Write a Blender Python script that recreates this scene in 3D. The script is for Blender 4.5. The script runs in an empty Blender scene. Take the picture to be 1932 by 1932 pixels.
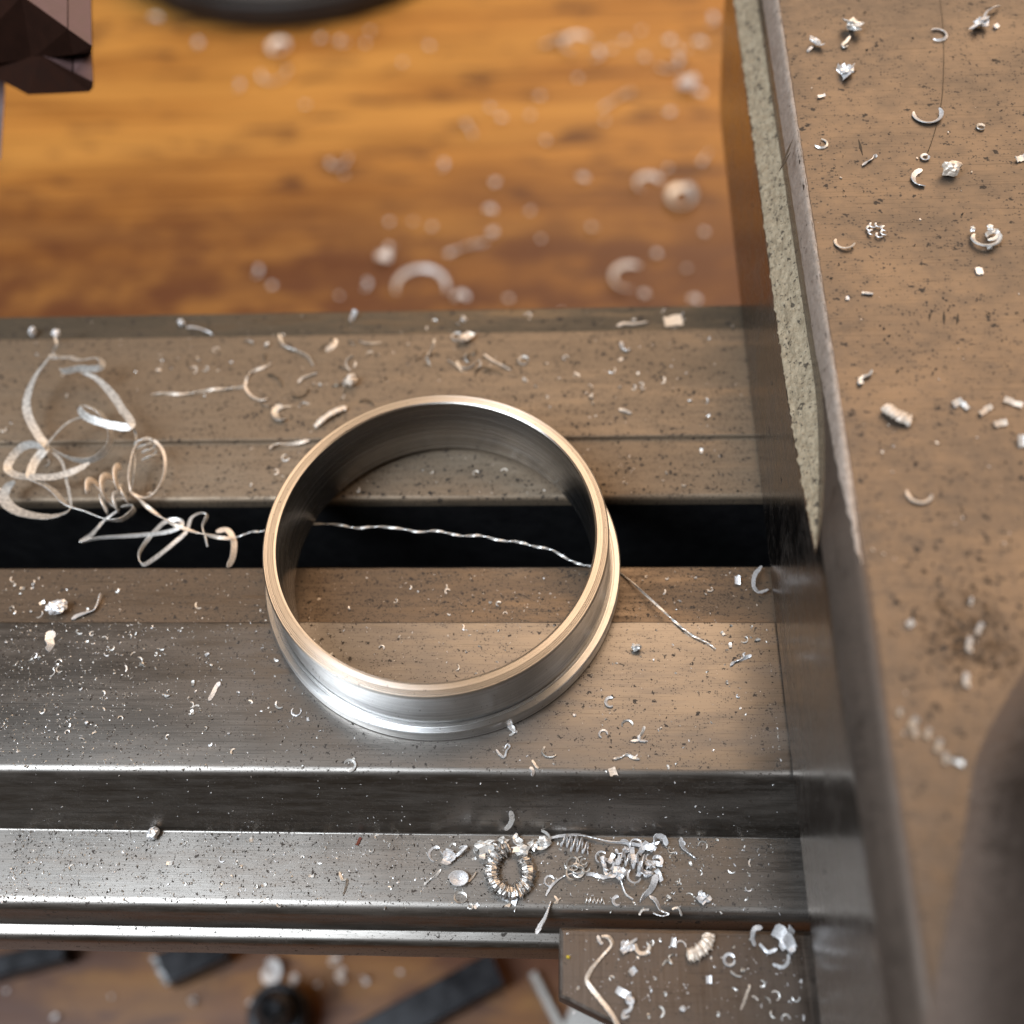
import bpy, bmesh, math, random
from mathutils import Vector, Matrix, noise
random.seed(7)
MM = 0.001
sc = bpy.context.scene
COL = sc.collection

# ------------------------------------------------------------------ camera
CAM_R = Vector((0.99831557, 0.02472183, -0.05248668))
CAM_U = Vector((0.00578717, 0.85772675, 0.51407327))
CAM_F = Vector((-0.05772806, 0.5135111, -0.8561389))
CAM_C = Vector((19.9877, -76.3911, 145.2677))          # mm
FPX, SPX = 2028.06, 1932.0
cd = bpy.data.cameras.new('camera')
cam = bpy.data.objects.new('camera', cd)
COL.objects.link(cam)
m = Matrix((CAM_R, CAM_U, -CAM_F)).transposed().to_4x4()
m.translation = CAM_C * MM
cam.matrix_world = m
cd.sensor_width = 36.0
cd.lens = 36.0 * FPX / SPX
cd.clip_start = 0.005
cd.clip_end = 20.0
cd.dof.use_dof = True
cd.dof.focus_distance = 0.153
cd.dof.aperture_fstop = 10.5
cd.dof.aperture_blades = 0
sc.camera = cam

# ------------------------------------------------------------------ light
w = bpy.data.worlds.new('World')
sc.world = w
w.use_nodes = True
bg = w.node_tree.nodes['Background']
bg.inputs['Color'].default_value = (1.0, 0.82, 0.66, 1)
bg.inputs['Strength'].default_value = 0.07

def area(name, direction, dist, sx, sy, power, color):
    l = bpy.data.lights.new(name, 'AREA')
    l.shape = 'RECTANGLE'
    l.size, l.size_y = sx, sy
    l.energy = power
    l.color = color
    o = bpy.data.objects.new(name, l)
    COL.objects.link(o)
    d = Vector(direction).normalized()
    o.location = d * dist
    o.rotation_euler = (-d).to_track_quat('-Z', 'Y').to_euler()
    return o
# cool daylight from the upper left, warm room lamp from above and behind
area('window_light', (-0.50, -0.29, 0.82), 0.85, 0.28, 0.62, 8.0, (0.82, 0.91, 1.0))
area('room_lamp', (0.38, 0.60, 0.78), 1.15, 1.25, 1.25, 13.5, (1.0, 0.71, 0.47))

sc.view_settings.view_transform = 'Standard'
sc.view_settings.look = 'None'
sc.view_settings.gamma = 1
sc.view_settings.exposure = 0.15
sc.render.engine = 'CYCLES'

# ------------------------------------------------------------------ helpers
def ray(px, py):
    return (CAM_R * ((px - SPX / 2) / FPX) - CAM_U * ((py - SPX / 2) / FPX) + CAM_F)
def at(px, py, z=0.0):
    d = ray(px, py)
    return CAM_C + d * ((z - CAM_C.z) / d.z)
def at_depth(px, py, dep):
    return CAM_C + ray(px, py) * dep
def px_mm(p):                       # mm covered by one photo pixel at p
    return (p - CAM_C).dot(CAM_F) / FPX

PROFILE = [(-51.6, -24), (-51.0, -18), (-48.9, -17.2), (-47.8, -11), (-36.75, -11), (-31.5, 0), (-8.3, 0), (-8.25, -1.2),
           (2.2, -2.2), (2.3, -45), (13.8, -45), (13.9, -1.0), (24.9, -0.8), (25.1, 0), (47.7, 0), (48.0, -1.4), (54.5, -1.6)]
def zbed(y):
    if y <= PROFILE[0][0]: return PROFILE[0][1]
    for (a, za), (b, zb) in zip(PROFILE, PROFILE[1:]):
        if a <= y <= b:
            return za + (zb - za) * (y - a) / (b - a)
    return -1.6
def onbed(px, py):
    z = 2.0
    d = ray(px, py)
    for i in range(1200):
        p = CAM_C + d * ((z - CAM_C.z) / d.z)
        if p.z <= zbed(p.y): return p
        z -= 0.05
    return p

def link(name, mesh, mat, parent=None):
    o = bpy.data.objects.new(name, mesh)
    if mat: mesh.materials.append(mat)
    COL.objects.link(o)
    if parent: o.parent = parent
    return o
def tag(o, label, cat, group=None, kind=None):
    if label: o['label'] = label
    if cat: o['category'] = cat
    if group: o['group'] = group
    if kind: o['kind'] = kind
    return o
def empty(name, loc=(0, 0, 0)):
    o = bpy.data.objects.new(name, None)
    o.empty_display_size = 0.005
    COL.objects.link(o)
    o.location = Vector(loc) * MM
    return o
def mesh_from(name, verts, faces, origin=(0, 0, 0), smooth=False):
    og = Vector(origin)
    me = bpy.data.meshes.new(name)
    me.from_pydata([tuple((Vector(v) - og) * MM) for v in verts], [], faces)
    me.update()
    if smooth:
        me.shade_smooth()
    return me
def put(name, verts, faces, mat, parent=None, origin=None, smooth=False):
    """verts in world mm; origin = mm location of the object (or of its parent)"""
    if parent is not None:
        me = mesh_from(name, verts, faces, Vector(parent.location) / MM, smooth)
        return link(name, me, mat, parent)
    og = Vector(origin) if origin is not None else Vector((0, 0, 0))
    me = mesh_from(name, verts, faces, og, smooth)
    o = link(name, me, mat)
    o.location = og * MM
    return o
def recalc(o):
    bm = bmesh.new(); bm.from_mesh(o.data)
    bmesh.ops.recalc_face_normals(bm, faces=bm.faces)
    bm.to_mesh(o.data); bm.free()
    return o

def catmull(pts, n=8):
    pts = [Vector(p) for p in pts]
    out = []
    for i in range(len(pts) - 1):
        p0 = pts[max(i - 1, 0)]; p1 = pts[i]; p2 = pts[i + 1]; p3 = pts[min(i + 2, len(pts) - 1)]
        for k in range(n):
            t = k / n
            out.append(0.5 * ((2 * p1) + (p2 - p0) * t + (2 * p0 - 5 * p1 + 4 * p2 - p3) * t * t + (3 * p1 - p0 - 3 * p2 + p3) * t ** 3))
    out.append(pts[-1])
    return out

def ribbon(path, width, thick, normal=(0, 0, 1), twist=0.0, twist0=0.0, taper=True, rag=0.0, seed=0):
    """strip of metal along path (mm): returns verts, faces. width lies across the path, thick along 'normal'."""
    N0 = Vector(normal)
    n = len(path)
    V = []; F = []
    for i, p in enumerate(path):
        a = path[max(i - 1, 0)]; b = path[min(i + 1, n - 1)]
        t = (b - a)
        if t.length < 1e-9: t = Vector((1, 0, 0))
        t.normalize()
        s = t.cross(N0)
        if s.length < 1e-4: s = t.cross(Vector((0.3, 0.9, 0.1)))
        s.normalize()
        nn = s.cross(t).normalized()
        f = i / max(n - 1, 1)
        ang = twist0 + twist * f
        s2 = s * math.cos(ang) + nn * math.sin(ang)
        n2 = nn * math.cos(ang) - s * math.sin(ang)
        wd = width(f) if callable(width) else width
        if taper:
            wd *= min(1.0, 0.35 + 6 * min(f, 1 - f))
        j1 = j2 = 0
        if rag:
            j1 = rag * noise.noise(Vector((i * 0.9, seed, 0.3))); j2 = rag * noise.noise(Vector((i * 0.9, seed, 7.3)))
        V += [p - s2 * (wd / 2 + j1) - n2 * thick / 2, p + s2 * (wd / 2 + j2) - n2 * thick / 2,
              p + s2 * (wd / 2 + j2) + n2 * thick / 2, p - s2 * (wd / 2 + j1) + n2 * thick / 2]
        if i:
            q = (i - 1) * 4; r = i * 4
            for k in range(4):
                k2 = (k + 1) % 4
                F.append((q + k, q + k2, r + k2, r + k))
    F.append((0, 3, 2, 1)); e = (n - 1) * 4
    F.append((e, e + 1, e + 2, e + 3))
    return V, F

def arc_path(c, r, a0, a1, n=14, squash=1.0, rot=0.0, rise=0.0, spiral=0.0):
    out = []
    for i in range(n + 1):
        f = i / n
        a = math.radians(a0 + (a1 - a0) * f)
        rr = r * (1 + spiral * f)
        x = math.cos(a) * rr; y = math.sin(a) * rr * squash
        cr, sr = math.cos(rot), math.sin(rot)
        out.append(Vector(c) + Vector((x * cr - y * sr, x * sr + y * cr, rise * f)))
    return out

def helix_path(a, b, r, turns, per=12, phase=0.0):
    a = Vector(a); b = Vector(b); t = (b - a).normalized()
    u = t.cross(Vector((0, 0, 1)))
    if u.length < 1e-3: u = Vector((1, 0, 0))
    u.normalize(); v = u.cross(t)
    n = int(turns * per); out = []
    for i in range(n + 1):
        q = noise.noise_vector(Vector((i * 0.11, a.x, a.y)))
        rr_ = r * (1 + 0.55 * noise.noise(Vector((i * 0.09, a.x * 0.3, 4))))
        an = 2 * math.pi * i / per + phase + 0.5 * q.x
        out.append(a + (b - a) * (i / n) + (u * math.cos(an) + v * math.sin(an)) * rr_ + q * 0.3 * r)
    return out

def lump(c, sx, sy, sz, seed, rough=0.45, sub=3, freq=1.3):
    bm = bmesh.new()
    bmesh.ops.create_icosphere(bm, subdivisions=sub, radius=1.0)
    V = []
    for v in bm.verts:
        d = v.co.normalized()
        k = 1 + rough * noise.noise(d * freq + Vector((seed * 3.1, seed * 1.7, 0))) * 1.6 + rough * 0.6 * noise.noise(d * freq * 3.2 + Vector((seed, 5, seed)))
        V.append(Vector(c) + Vector((d.x * sx * k, d.y * sy * k, d.z * sz * k)))
    F = [tuple(v.index for v in f.verts) for f in bm.faces]
    bm.free()
    return V, F

def flake(c, L, W, rot, tilt, thick=0.07, bend=0.5, seed=0, jag=0.25):
    """small bent sheet of metal with ragged outline"""
    rnd = random.Random(seed)
    nx, ny = 5, 3
    V = []; F = []
    R = Matrix.Rotation(rot, 3, 'Z') @ Matrix.Rotation(tilt, 3, 'X')
    edge = [[(1 + jag * rnd.uniform(-1, 1)) for _ in range(nx + 1)] for _ in range(2)]
    for side in (0, 1):
        for i in range(nx + 1):
            for j in range(ny + 1):
                u = i / nx - 0.5; v = j / ny - 0.5
                wv = v * W * (edge[0][i] if v > 0 else edge[1][i])
                x = u * L; z = bend * L * (0.25 - u * u) * -1 + thick * side
                V.append(Vector(c) + R @ Vector((x, wv, z + 0.12 * W * rnd.uniform(-1, 1) * 0)))
    M = (nx + 1) * (ny + 1)
    def idx(s, i, j): return s * M + i * (ny + 1) + j
    for i in range(nx):
        for j in range(ny):
            F.append((idx(1, i, j), idx(1, i + 1, j), idx(1, i + 1, j + 1), idx(1, i, j + 1)))
            F.append((idx(0, i, j), idx(0, i, j + 1), idx(0, i + 1, j + 1), idx(0, i + 1, j)))
    for i in range(nx):
        F.append((idx(0, i, 0), idx(0, i + 1, 0), idx(1, i + 1, 0), idx(1, i, 0)))
        F.append((idx(0, i + 1, ny), idx(0, i, ny), idx(1, i, ny), idx(1, i + 1, ny)))
    for j in range(ny):
        F.append((idx(0, 0, j + 1), idx(0, 0, j), idx(1, 0, j), idx(1, 0, j + 1)))
        F.append((idx(0, nx, j), idx(0, nx, j + 1), idx(1, nx, j + 1), idx(1, nx, j)))
    return V, F

def crumple(c, sx, sy, sz, seed, n=4):
    """torn, folded bit of metal: a few ragged bent sheets grown into each other"""
    rnd = random.Random(int(seed * 100))
    parts = []
    for i in range(n):
        q = Vector(c) + Vector((rnd.uniform(-.5, .5) * sx, rnd.uniform(-.5, .5) * sy, rnd.uniform(0, .6) * sz))
        parts.append(flake(q, sx * rnd.uniform(.9, 1.5), sy * rnd.uniform(.7, 1.2), rnd.random() * 6.3, rnd.uniform(-.9, .9), .1, rnd.uniform(.3, 1.0), rnd.randint(0, 999), .45))
    parts.append(lump(c, sx * .5, sy * .5, sz * .5, seed, .8, 2, 2.2))
    return join(*parts)

def join(*vf):
    V = []; F = []
    for v, f in vf:
        o = len(V)
        V += list(v); F += [tuple(i + o for i in q) for q in f]
    return V, F

# ------------------------------------------------------------------ materials
def nodes(name):
    mt = bpy.data.materials.new(name)
    mt.use_nodes = True
    nt = mt.node_tree
    b = nt.nodes['Principled BSDF']
    return mt, nt, b
class NB:
    def __init__(s, nt): s.nt = nt
    def n(s, t, **k):
        x = s.nt.nodes.new(t)
        for a, v in k.items(): setattr(x, a, v)
        return x
    def l(s, a, b): s.nt.links.new(a, b)
    def coord(s, scale, off=(0, 0, 0), rot=(0, 0, 0)):
        tc = s.n('ShaderNodeTexCoord'); mp = s.n('ShaderNodeMapping')
        mp.inputs['Scale'].default_value = tuple(1000 * k for k in scale)
        mp.inputs['Location'].default_value = off
        mp.inputs['Rotation'].default_value = rot
        s.l(tc.outputs['Object'], mp.inputs['Vector'])
        return mp.outputs['Vector']
    def noise(s, vec, scale=1, detail=4, rough=0.55, dist=0):
        x = s.n('ShaderNodeTexNoise')
        x.inputs['Scale'].default_value = scale; x.inputs['Detail'].default_value = detail
        x.inputs['Roughness'].default_value = rough; x.inputs['Distortion'].default_value = dist
        s.l(vec, x.inputs['Vector'])
        return x.outputs['Fac']
    def ramp(s, fac, a, b, ca=0.0, cb=1.0):
        x = s.n('ShaderNodeMapRange'); x.interpolation_type = 'SMOOTHSTEP'
        x.inputs['From Min'].default_value = a; x.inputs['From Max'].default_value = b
        x.inputs['To Min'].default_value = ca; x.inputs['To Max'].default_value = cb
        s.l(fac, x.inputs['Value'])
        return x.outputs['Result']
    def math(s, op, a, b=None):
        x = s.n('ShaderNodeMath', operation=op)
        for i, v in enumerate((a, b)):
            if v is None: continue
            if isinstance(v, (int, float)): x.inputs[i].default_value = v
            else: s.l(v, x.inputs[i])
        return x.outputs[0]
    def mix(s, fac, a, b):
        x = s.n('ShaderNodeMix', data_type='RGBA')
        if isinstance(fac, (int, float)): x.inputs['Factor'].default_value = fac
        else: s.l(fac, x.inputs['Factor'])
        for k, v in (('A', a), ('B', b)):
            sock = [i for i in x.inputs if i.name == k and i.type == 'RGBA'][0]
            if isinstance(v, tuple): sock.default_value = v + (1,) if len(v) == 3 else v
            else: s.l(v, sock)
        return [o for o in x.outputs if o.type == 'RGBA'][0]
    def bump(s, h, strength, dist, normal=None):
        x = s.n('ShaderNodeBump')
        x.inputs['Strength'].default_value = strength; x.inputs['Distance'].default_value = dist * MM
        s.l(h, x.inputs['Height'])
        if normal is not None: s.l(normal, x.inputs['Normal'])
        return x.outputs['Normal']

def specks(N, scale, thresh, seed, stretch=(1, 1, 1), amount=None):
    """mask of dark specks (1 = speck)"""
    v = N.coord(tuple(scale * k for k in stretch), (seed, seed * 1.3, seed * 0.7), (0, 0, seed * 0.8))
    vec2 = N.n('ShaderNodeVectorMath', operation='ADD')
    nz = N.n('ShaderNodeTexNoise'); nz.inputs['Scale'].default_value = 1.7; nz.inputs['Detail'].default_value = 3
    N.l(v, nz.inputs['Vector'])
    sc_ = N.n('ShaderNodeVectorMath', operation='SCALE'); sc_.inputs['Scale'].default_value = 1.5
    N.l(nz.outputs['Color'], sc_.inputs[0])
    N.l(v, vec2.inputs[0]); N.l(sc_.outputs[0], vec2.inputs[1])
    vo = N.n('ShaderNodeTexVoronoi'); vo.inputs['Scale'].default_value = 1.0
    N.l(vec2.outputs[0], vo.inputs['Vector'])
    sep = N.n('ShaderNodeSeparateColor'); N.l(vo.outputs['Color'], sep.inputs[0])
    # radius varies per cell, many cells empty
    lim = N.ramp(sep.outputs[0], 0.35, 1.0, 0.0, thresh)
    if amount is not None: lim = N.math('MULTIPLY', lim, amount)
    d = N.math('SUBTRACT', lim, vo.outputs['Distance'])
    return N.ramp(d, 0.0, 0.05)

def machined(name, base, rough, brush=(0.05, 9, 9), film=(0.30, 0.22, 0.15), film_amt=(0.45, 0.75), speck=0.3, speck_scale=1.1, fine=0.24,
             speck_col=(0.035, 0.026, 0.02), smear=(0.06, 0.09, 0.09), bumpk=0.25, metal=1.0, film_max=0.8, rvar=0.065, stain=None):
    """worn machined iron: brushed grain, thin oily dust film, black specks and scratches"""
    mt, nt, b = nodes(name); N = NB(nt)
    gr = N.noise(N.coord(brush), 1, 5, 0.65)
    big = N.noise(N.coord(smear, (3, 1, 2)), 1, 5, 0.6)
    mid = N.noise(N.coord(tuple(k * 7 for k in smear), (9, 4, 2)), 1, 6, 0.7)
    film_m = N.ramp(N.math('ADD', N.math('MULTIPLY', big, 0.6), N.math('MULTIPLY', mid, 0.4)), film_amt[0], film_amt[1], 0, film_max)
    c = N.mix(N.ramp(gr, 0.3, 0.7), tuple(k * 0.90 for k in base), tuple(min(1, k * 1.05) for k in base))
    c = N.mix(film_m, c, film)
    am = N.ramp(mid, 0.30, 0.62, 0.35, 1.15)
    s1 = specks(N, speck_scale, speck, 1.0, (1, 1, 1), am)
    s2 = specks(N, speck_scale * 3.1, fine * 1.3, 4.0, (1.0, 1.4, 1), am)
    sp = N.math('MAXIMUM', s1, N.math('MULTIPLY', s2, 0.85))
    # long fine scratches at two angles
    for rz, off in ((0.5, 2.0), (-1.15, 11.0)):
        sc1 = N.noise(N.coord((0.09, 7, 1), (off, off, 0), (0, 0, rz)), 1, 2, 0.4)
        sm = N.ramp(sc1, 0.655, 0.69, 0, 0.45)
        c = N.mix(sm, c, tuple(k * 0.35 for k in base))
    if stain:                       # oily grime around a spot (object mm)
        tcs = N.n('ShaderNodeTexCoord'); ds = N.n('ShaderNodeVectorMath', operation='DISTANCE')
        ds.inputs[1].default_value = tuple(k * MM for k in stain[:3]); N.l(tcs.outputs['Object'], ds.inputs[0])
        fall = N.ramp(ds.outputs['Value'], 0.001, stain[3] * MM, 0.22, -0.12)
        sn = N.noise(N.coord((0.9, 0.7, 0.8), (6, 1, 4)), 1, 6, 0.75)
        c = N.mix(N.ramp(N.math('ADD', sn, fall), 0.60, 0.80, 0, 0.7), c, (0.022, 0.016, 0.012))
    c = N.mix(sp, c, speck_col)
    N.l(c, b.inputs['Base Color'])
    met = N.math('MULTIPLY', N.math('SUBTRACT', 1.0, N.math('MULTIPLY', film_m, 0.75)), N.math('SUBTRACT', 1.0, sp))
    N.l(N.math('MULTIPLY', met, metal), b.inputs['Metallic'])
    r = N.math('ADD', N.ramp(gr, 0.3, 0.7, rough - rvar, rough + rvar), N.math('MULTIPLY', film_m, 0.22))
    r = N.math('ADD', r, N.math('MULTIPLY', sp, 0.3))
    N.l(r, b.inputs['Roughness'])
    h = N.noise(N.coord(brush, (2, 2, 2)), 1, 2, 0.6)
    N.l(N.bump(h, bumpk, 0.04), b.inputs['Normal'])
    return mt

def cast(name, c1, c2, pit=(0.05, 0.04, 0.03), rough=0.75, scale=0.9, metal=0.1, bumpd=0.5, pits=0.36):
    mt, nt, b = nodes(name); N = NB(nt)
    n1 = N.noise(N.coord((scale,) * 3), 1, 8, 0.7)
    c = N.mix(N.ramp(n1, 0.3, 0.7), c1, c2)
    sp = N.math('MAXIMUM', specks(N, 0.85, pits, 2.0), specks(N, 2.2, pits * 0.95, 6.0))
    c = N.mix(N.math('MULTIPLY', sp, 0.85), c, pit)
    N.l(c, b.inputs['Base Color'])
    b.inputs['Roughness'].default_value = rough
    b.inputs['Metallic'].default_value = metal
    N.l(N.bump(N.noise(N.coord((scale * 2.2,) * 3, (1, 5, 2)), 1, 3, 0.7), 0.8, bumpd), b.inputs['Normal'])
    return mt

M = {}
_p = at(1835, 1200, 36.2)
STAIN = (_p.x - 79.3, _p.y, _p.z - 0.9, 13.0)          # relative to the carriage origin
M['front_iron'] = machined('front_iron', (0.26, 0.24, 0.22), 0.31, film=(0.13, 0.10, 0.078), film_amt=(0.40, 0.75), bumpk=0.08, rvar=0.025, speck=0.32, fine=0.34, film_max=0.5, smear=(0.022, 0.14, 0.14))
M['rear_iron'] = machined('rear_iron', (0.31, 0.255, 0.195), 0.40, brush=(0.03, 5, 5), film=(0.19, 0.134, 0.085), film_amt=(0.26, 0.60), speck=0.40, speck_scale=1.15, fine=0.42, film_max=0.85, smear=(0.022, 0.14, 0.14))
M['rear_step'] = machined('rear_step_iron', (0.20, 0.165, 0.125), 0.42, film=(0.062, 0.050, 0.034), film_amt=(0.36, 0.58), speck=0.36, speck_scale=0.6, fine=0.3, film_max=0.9, smear=(0.022, 0.14, 0.14))
M['strip_iron'] = machined('slot_strip_iron', (0.22, 0.175, 0.135), 0.36, film=(0.125, 0.085, 0.055), film_amt=(0.30, 0.62), speck=0.38, speck_scale=1.3, fine=0.46, film_max=0.8, smear=(0.022, 0.14, 0.14))
M['carriage_top'] = machined('carriage_top', (0.175, 0.146, 0.122), 0.36, brush=(0.8, 0.5, 0.6), film=(0.092, 0.071, 0.054), film_amt=(0.30, 0.70), speck=0.30, speck_scale=0.7, fine=0.34, film_max=0.6, stain=STAIN)
M['ground_face'] = machined('ground_face', (0.20, 0.175, 0.158), 0.22, brush=(1, 0.03, 3), film=(0.075, 0.056, 0.043), film_amt=(0.40, 0.8), speck=0.2, speck_scale=0.35, fine=0.12, bumpk=0.05, film_max=0.6)
M['boss_iron'] = machined('boss_iron', (0.15, 0.122, 0.106), 0.5, brush=(1, 1, 1), film=(0.075, 0.055, 0.045), film_amt=(0.35, 0.7), speck=0.2, speck_scale=0.35, fine=0.12, bumpk=0.1)
M['edge_iron'] = machined('edge_iron', (0.15, 0.125, 0.108), 0.42, brush=(1, 0.05, 2), film=(0.085, 0.063, 0.049), film_amt=(0.25, 0.6), speck=0.2, speck_scale=0.5, fine=0.2, bumpk=0.1)
M['block_iron'] = machined('block_iron', (0.15, 0.124, 0.106), 0.38, brush=(6, 0.08, 6), film=(0.07, 0.05, 0.039), film_amt=(0.4, 0.75), speck=0.2, speck_scale=0.7, fine=0.2, bumpk=0.3, film_max=0.7)
M['rough_cast'] = cast('rough_cast', (0.29, 0.232, 0.155), (0.50, 0.42, 0.30), pits=0.42)
M['rim_cast'] = cast('rim_cast', (0.31, 0.255, 0.215), (0.46, 0.39, 0.34), rough=0.55, metal=0.2, bumpd=0.25, pits=0.25)
M['black_paint'] = cast('black_paint', (0.004, 0.004, 0.005), (0.012, 0.012, 0.013), pit=(0.03, 0.03, 0.03), rough=0.45, scale=0.3, bumpd=0.1, pits=0.15, metal=0)
M['foot_paint'] = cast('foot_paint', (0.02, 0.02, 0.022), (0.03, 0.03, 0.03), rough=0.6, scale=0.1, metal=0)

def simple(name, col, rough, metal, var=0.25, scale=1.0, bumpd=0.05):
    mt, nt, b = nodes(name); N = NB(nt)
    n1 = N.noise(N.coord((scale,) * 3), 1, 5, 0.6)
    N.l(N.mix(N.ramp(n1, 0.3, 0.7), tuple(k * (1 - var) for k in col), tuple(min(1, k * (1 + var)) for k in col)), b.inputs['Base Color'])
    N.l(N.ramp(n1, 0.3, 0.7, max(0.03, rough - 0.08), rough + 0.1), b.inputs['Roughness'])
    b.inputs['Metallic'].default_value = metal
    N.l(N.bump(n1, 0.4, bumpd), b.inputs['Normal'])
    return mt
M['alu'] = simple('aluminium_chip', (0.84, 0.83, 0.81), 0.33, 0.5, 0.12, 3.0, 0.06)
M['alu_dull'] = simple('dull_aluminium_chip', (0.58, 0.56, 0.53), 0.42, 0.7, 0.25, 3.0, 0.1)
M['alu_white'] = simple('bright_aluminium_chip', (0.80, 0.80, 0.815), 0.34, 0.45, 0.15, 4.0, 0.1)
M['alu_tan'] = simple('straw_coloured_chip', (0.80, 0.70, 0.60), 0.42, 0.3, 0.2, 3.0, 0.1)
M['alu_curl'] = simple('dark_streaked_chip', (0.52, 0.50, 0.48), 0.30, 0.9, 0.5, 1.6, 0.15)
M['alu_ribbon'] = simple('matt_aluminium_ribbon', (0.60, 0.585, 0.56), 0.42, 0.5, 0.3, 2.0, 0.1)
M['white_chip'] = simple('pale_bench_chip', (0.92, 0.88, 0.86), 0.35, 0.1, 0.08, 1.0, 0.1)
M['glint'] = simple('shiny_chip', (0.9, 0.89, 0.88), 0.16, 1.0, 0.08, 1.0, 0.1)
M['dark_chip'] = simple('dark_grit', (0.035, 0.028, 0.022), 0.6, 0.2, 0.4, 3.0)
M['dark_sliver'] = simple('oily_sliver', (0.13, 0.11, 0.085), 0.4, 0.7, 0.4, 2.0)
M['red_chip'] = simple('red_brown_chip', (0.16, 0.035, 0.02), 0.5, 0, 0.2, 3.0)
M['yellow_chip'] = simple('yellow_speck', (0.55, 0.42, 0.03), 0.5, 0, 0.2, 3.0)
M['jaw'] = simple('dark_jaw_steel', (0.024, 0.0095, 0.006), 0.9, 0.0, 0.15, 0.4, 0.05)
M['jaw'].node_tree.nodes['Principled BSDF'].inputs['Specular IOR Level'].default_value = 0.08
M['jaw_lit'] = simple('lit_jaw_steel', (0.135, 0.075, 0.070), 0.6, 0.0, 0.12, 0.5, 0.05)  # lighter copy of the jaw steel, light on the faces put into its colour
M['black_bar'] = simple('black_tool_steel', (0.022, 0.022, 0.026), 0.35, 0.3, 0.3, 0.2)
M['bar_edge'] = simple('ground_tool_edge', (0.6, 0.6, 0.6), 0.25, 1.0, 0.1, 0.3)
M['stud'] = simple('dark_oiled_steel', (0.12, 0.12, 0.125), 0.3, 0.9, 0.3, 0.6)
M['grey_rubber'] = simple('grey_rubber', (0.11, 0.115, 0.125), 0.5, 0, 0.15, 0.05)
M['dark_rubber'] = simple('dark_rubber', (0.018, 0.016, 0.016), 0.5, 0, 0.2, 0.05)

# turned aluminium: fine concentric grooves, highlight spread across the grooves
def turned_metal(name, ca, cb, r0, r1):
    mt, nt, b = nodes(name); N = NB(nt)
    tc = N.n('ShaderNodeTexCoord'); sx = N.n('ShaderNodeSeparateXYZ'); N.l(tc.outputs['Object'], sx.inputs[0])
    rr = N.math('SQRT', N.math('ADD', N.math('POWER', sx.outputs[0], 2.0), N.math('POWER', sx.outputs[1], 2.0)))
    cmb = N.n('ShaderNodeCombineXYZ')
    N.l(N.math('MULTIPLY', rr, 9000.0), cmb.inputs[0]); N.l(N.math('MULTIPLY', sx.outputs[2], 7000.0), cmb.inputs[1])
    ang = N.n('ShaderNodeMath', operation='ARCTAN2'); N.l(sx.outputs[1], ang.inputs[0]); N.l(sx.outputs[0], ang.inputs[1])
    N.l(N.math('MULTIPLY', ang.outputs[0], 0.35), cmb.inputs[2])
    gv = N.n('ShaderNodeTexNoise'); gv.inputs['Scale'].default_value = 1.0; gv.inputs['Detail'].default_value = 3; gv.inputs['Roughness'].default_value = 0.7
    N.l(cmb.outputs[0], gv.inputs['Vector'])
    g = gv.outputs['Fac']
    big = N.noise(N.coord((0.15, 0.15, 0.3)), 1, 4, 0.6)
    c = N.mix(N.ramp(g, 0.3, 0.7), ca, cb)
    c = N.mix(N.ramp(big, 0.45, 0.75, 0, 0.3), c, (0.42, 0.38, 0.33))
    sp = specks(N, 1.5, 0.17, 3.0)
    c = N.mix(sp, c, (0.08, 0.06, 0.05))
    N.l(c, b.inputs['Base Color'])
    N.l(N.math('SUBTRACT', 1.0, sp), b.inputs['Metallic'])
    N.l(N.ramp(g, 0.25, 0.75, r0, r1), b.inputs['Roughness'])
    b.inputs['Anisotropic'].default_value = 0.88
    b.inputs['Anisotropic Rotation'].default_value = 0.25
    tg = N.n('ShaderNodeTangent', direction_type='RADIAL', axis='Z'); N.l(tg.outputs[0], b.inputs['Tangent'])
    N.l(N.bump(g, 0.5, 0.035), b.inputs['Normal'])
    return mt

M['turned'] = turned_metal('turned_aluminium', (0.60, 0.59, 0.58), (0.86, 0.85, 0.84), 0.28, 0.38)
M['turned_rim'] = turned_metal('turned_aluminium_rim', (0.44, 0.41, 0.38), (0.66, 0.625, 0.585), 0.26, 0.36)
M['bored'] = turned_metal('bored_aluminium', (0.22, 0.215, 0.21), (0.50, 0.49, 0.48), 0.15, 0.30)

# varnished orange wood, grain along X
mt, nt, b = nodes('varnished_wood'); N = NB(nt)
g1 = N.noise(N.coord((0.009, 0.30, 0.3), (1.0, 2.0, 0)), 1, 6, 0.62, 0.2)
g2 = N.noise(N.coord((0.006, 0.035, 0.05), (5.0, 7.0, 0)), 1, 3, 0.5, 0.2)
c = N.mix(N.ramp(g1, 0.32, 0.68), (0.27, 0.105, 0.020), (0.57, 0.265, 0.056))
c = N.mix(N.ramp(g2, 0.40, 0.66, 0, 0.6), c, (0.64, 0.325, 0.075))
st = N.noise(N.coord((0.035, 0.13, 0.1), (13.0, 3.0, 0)), 1, 4, 0.55, 0.5)
c = N.mix(N.ramp(st, 0.54, 0.68, 0, 0.8), c, (0.08, 0.030, 0.016))
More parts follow.
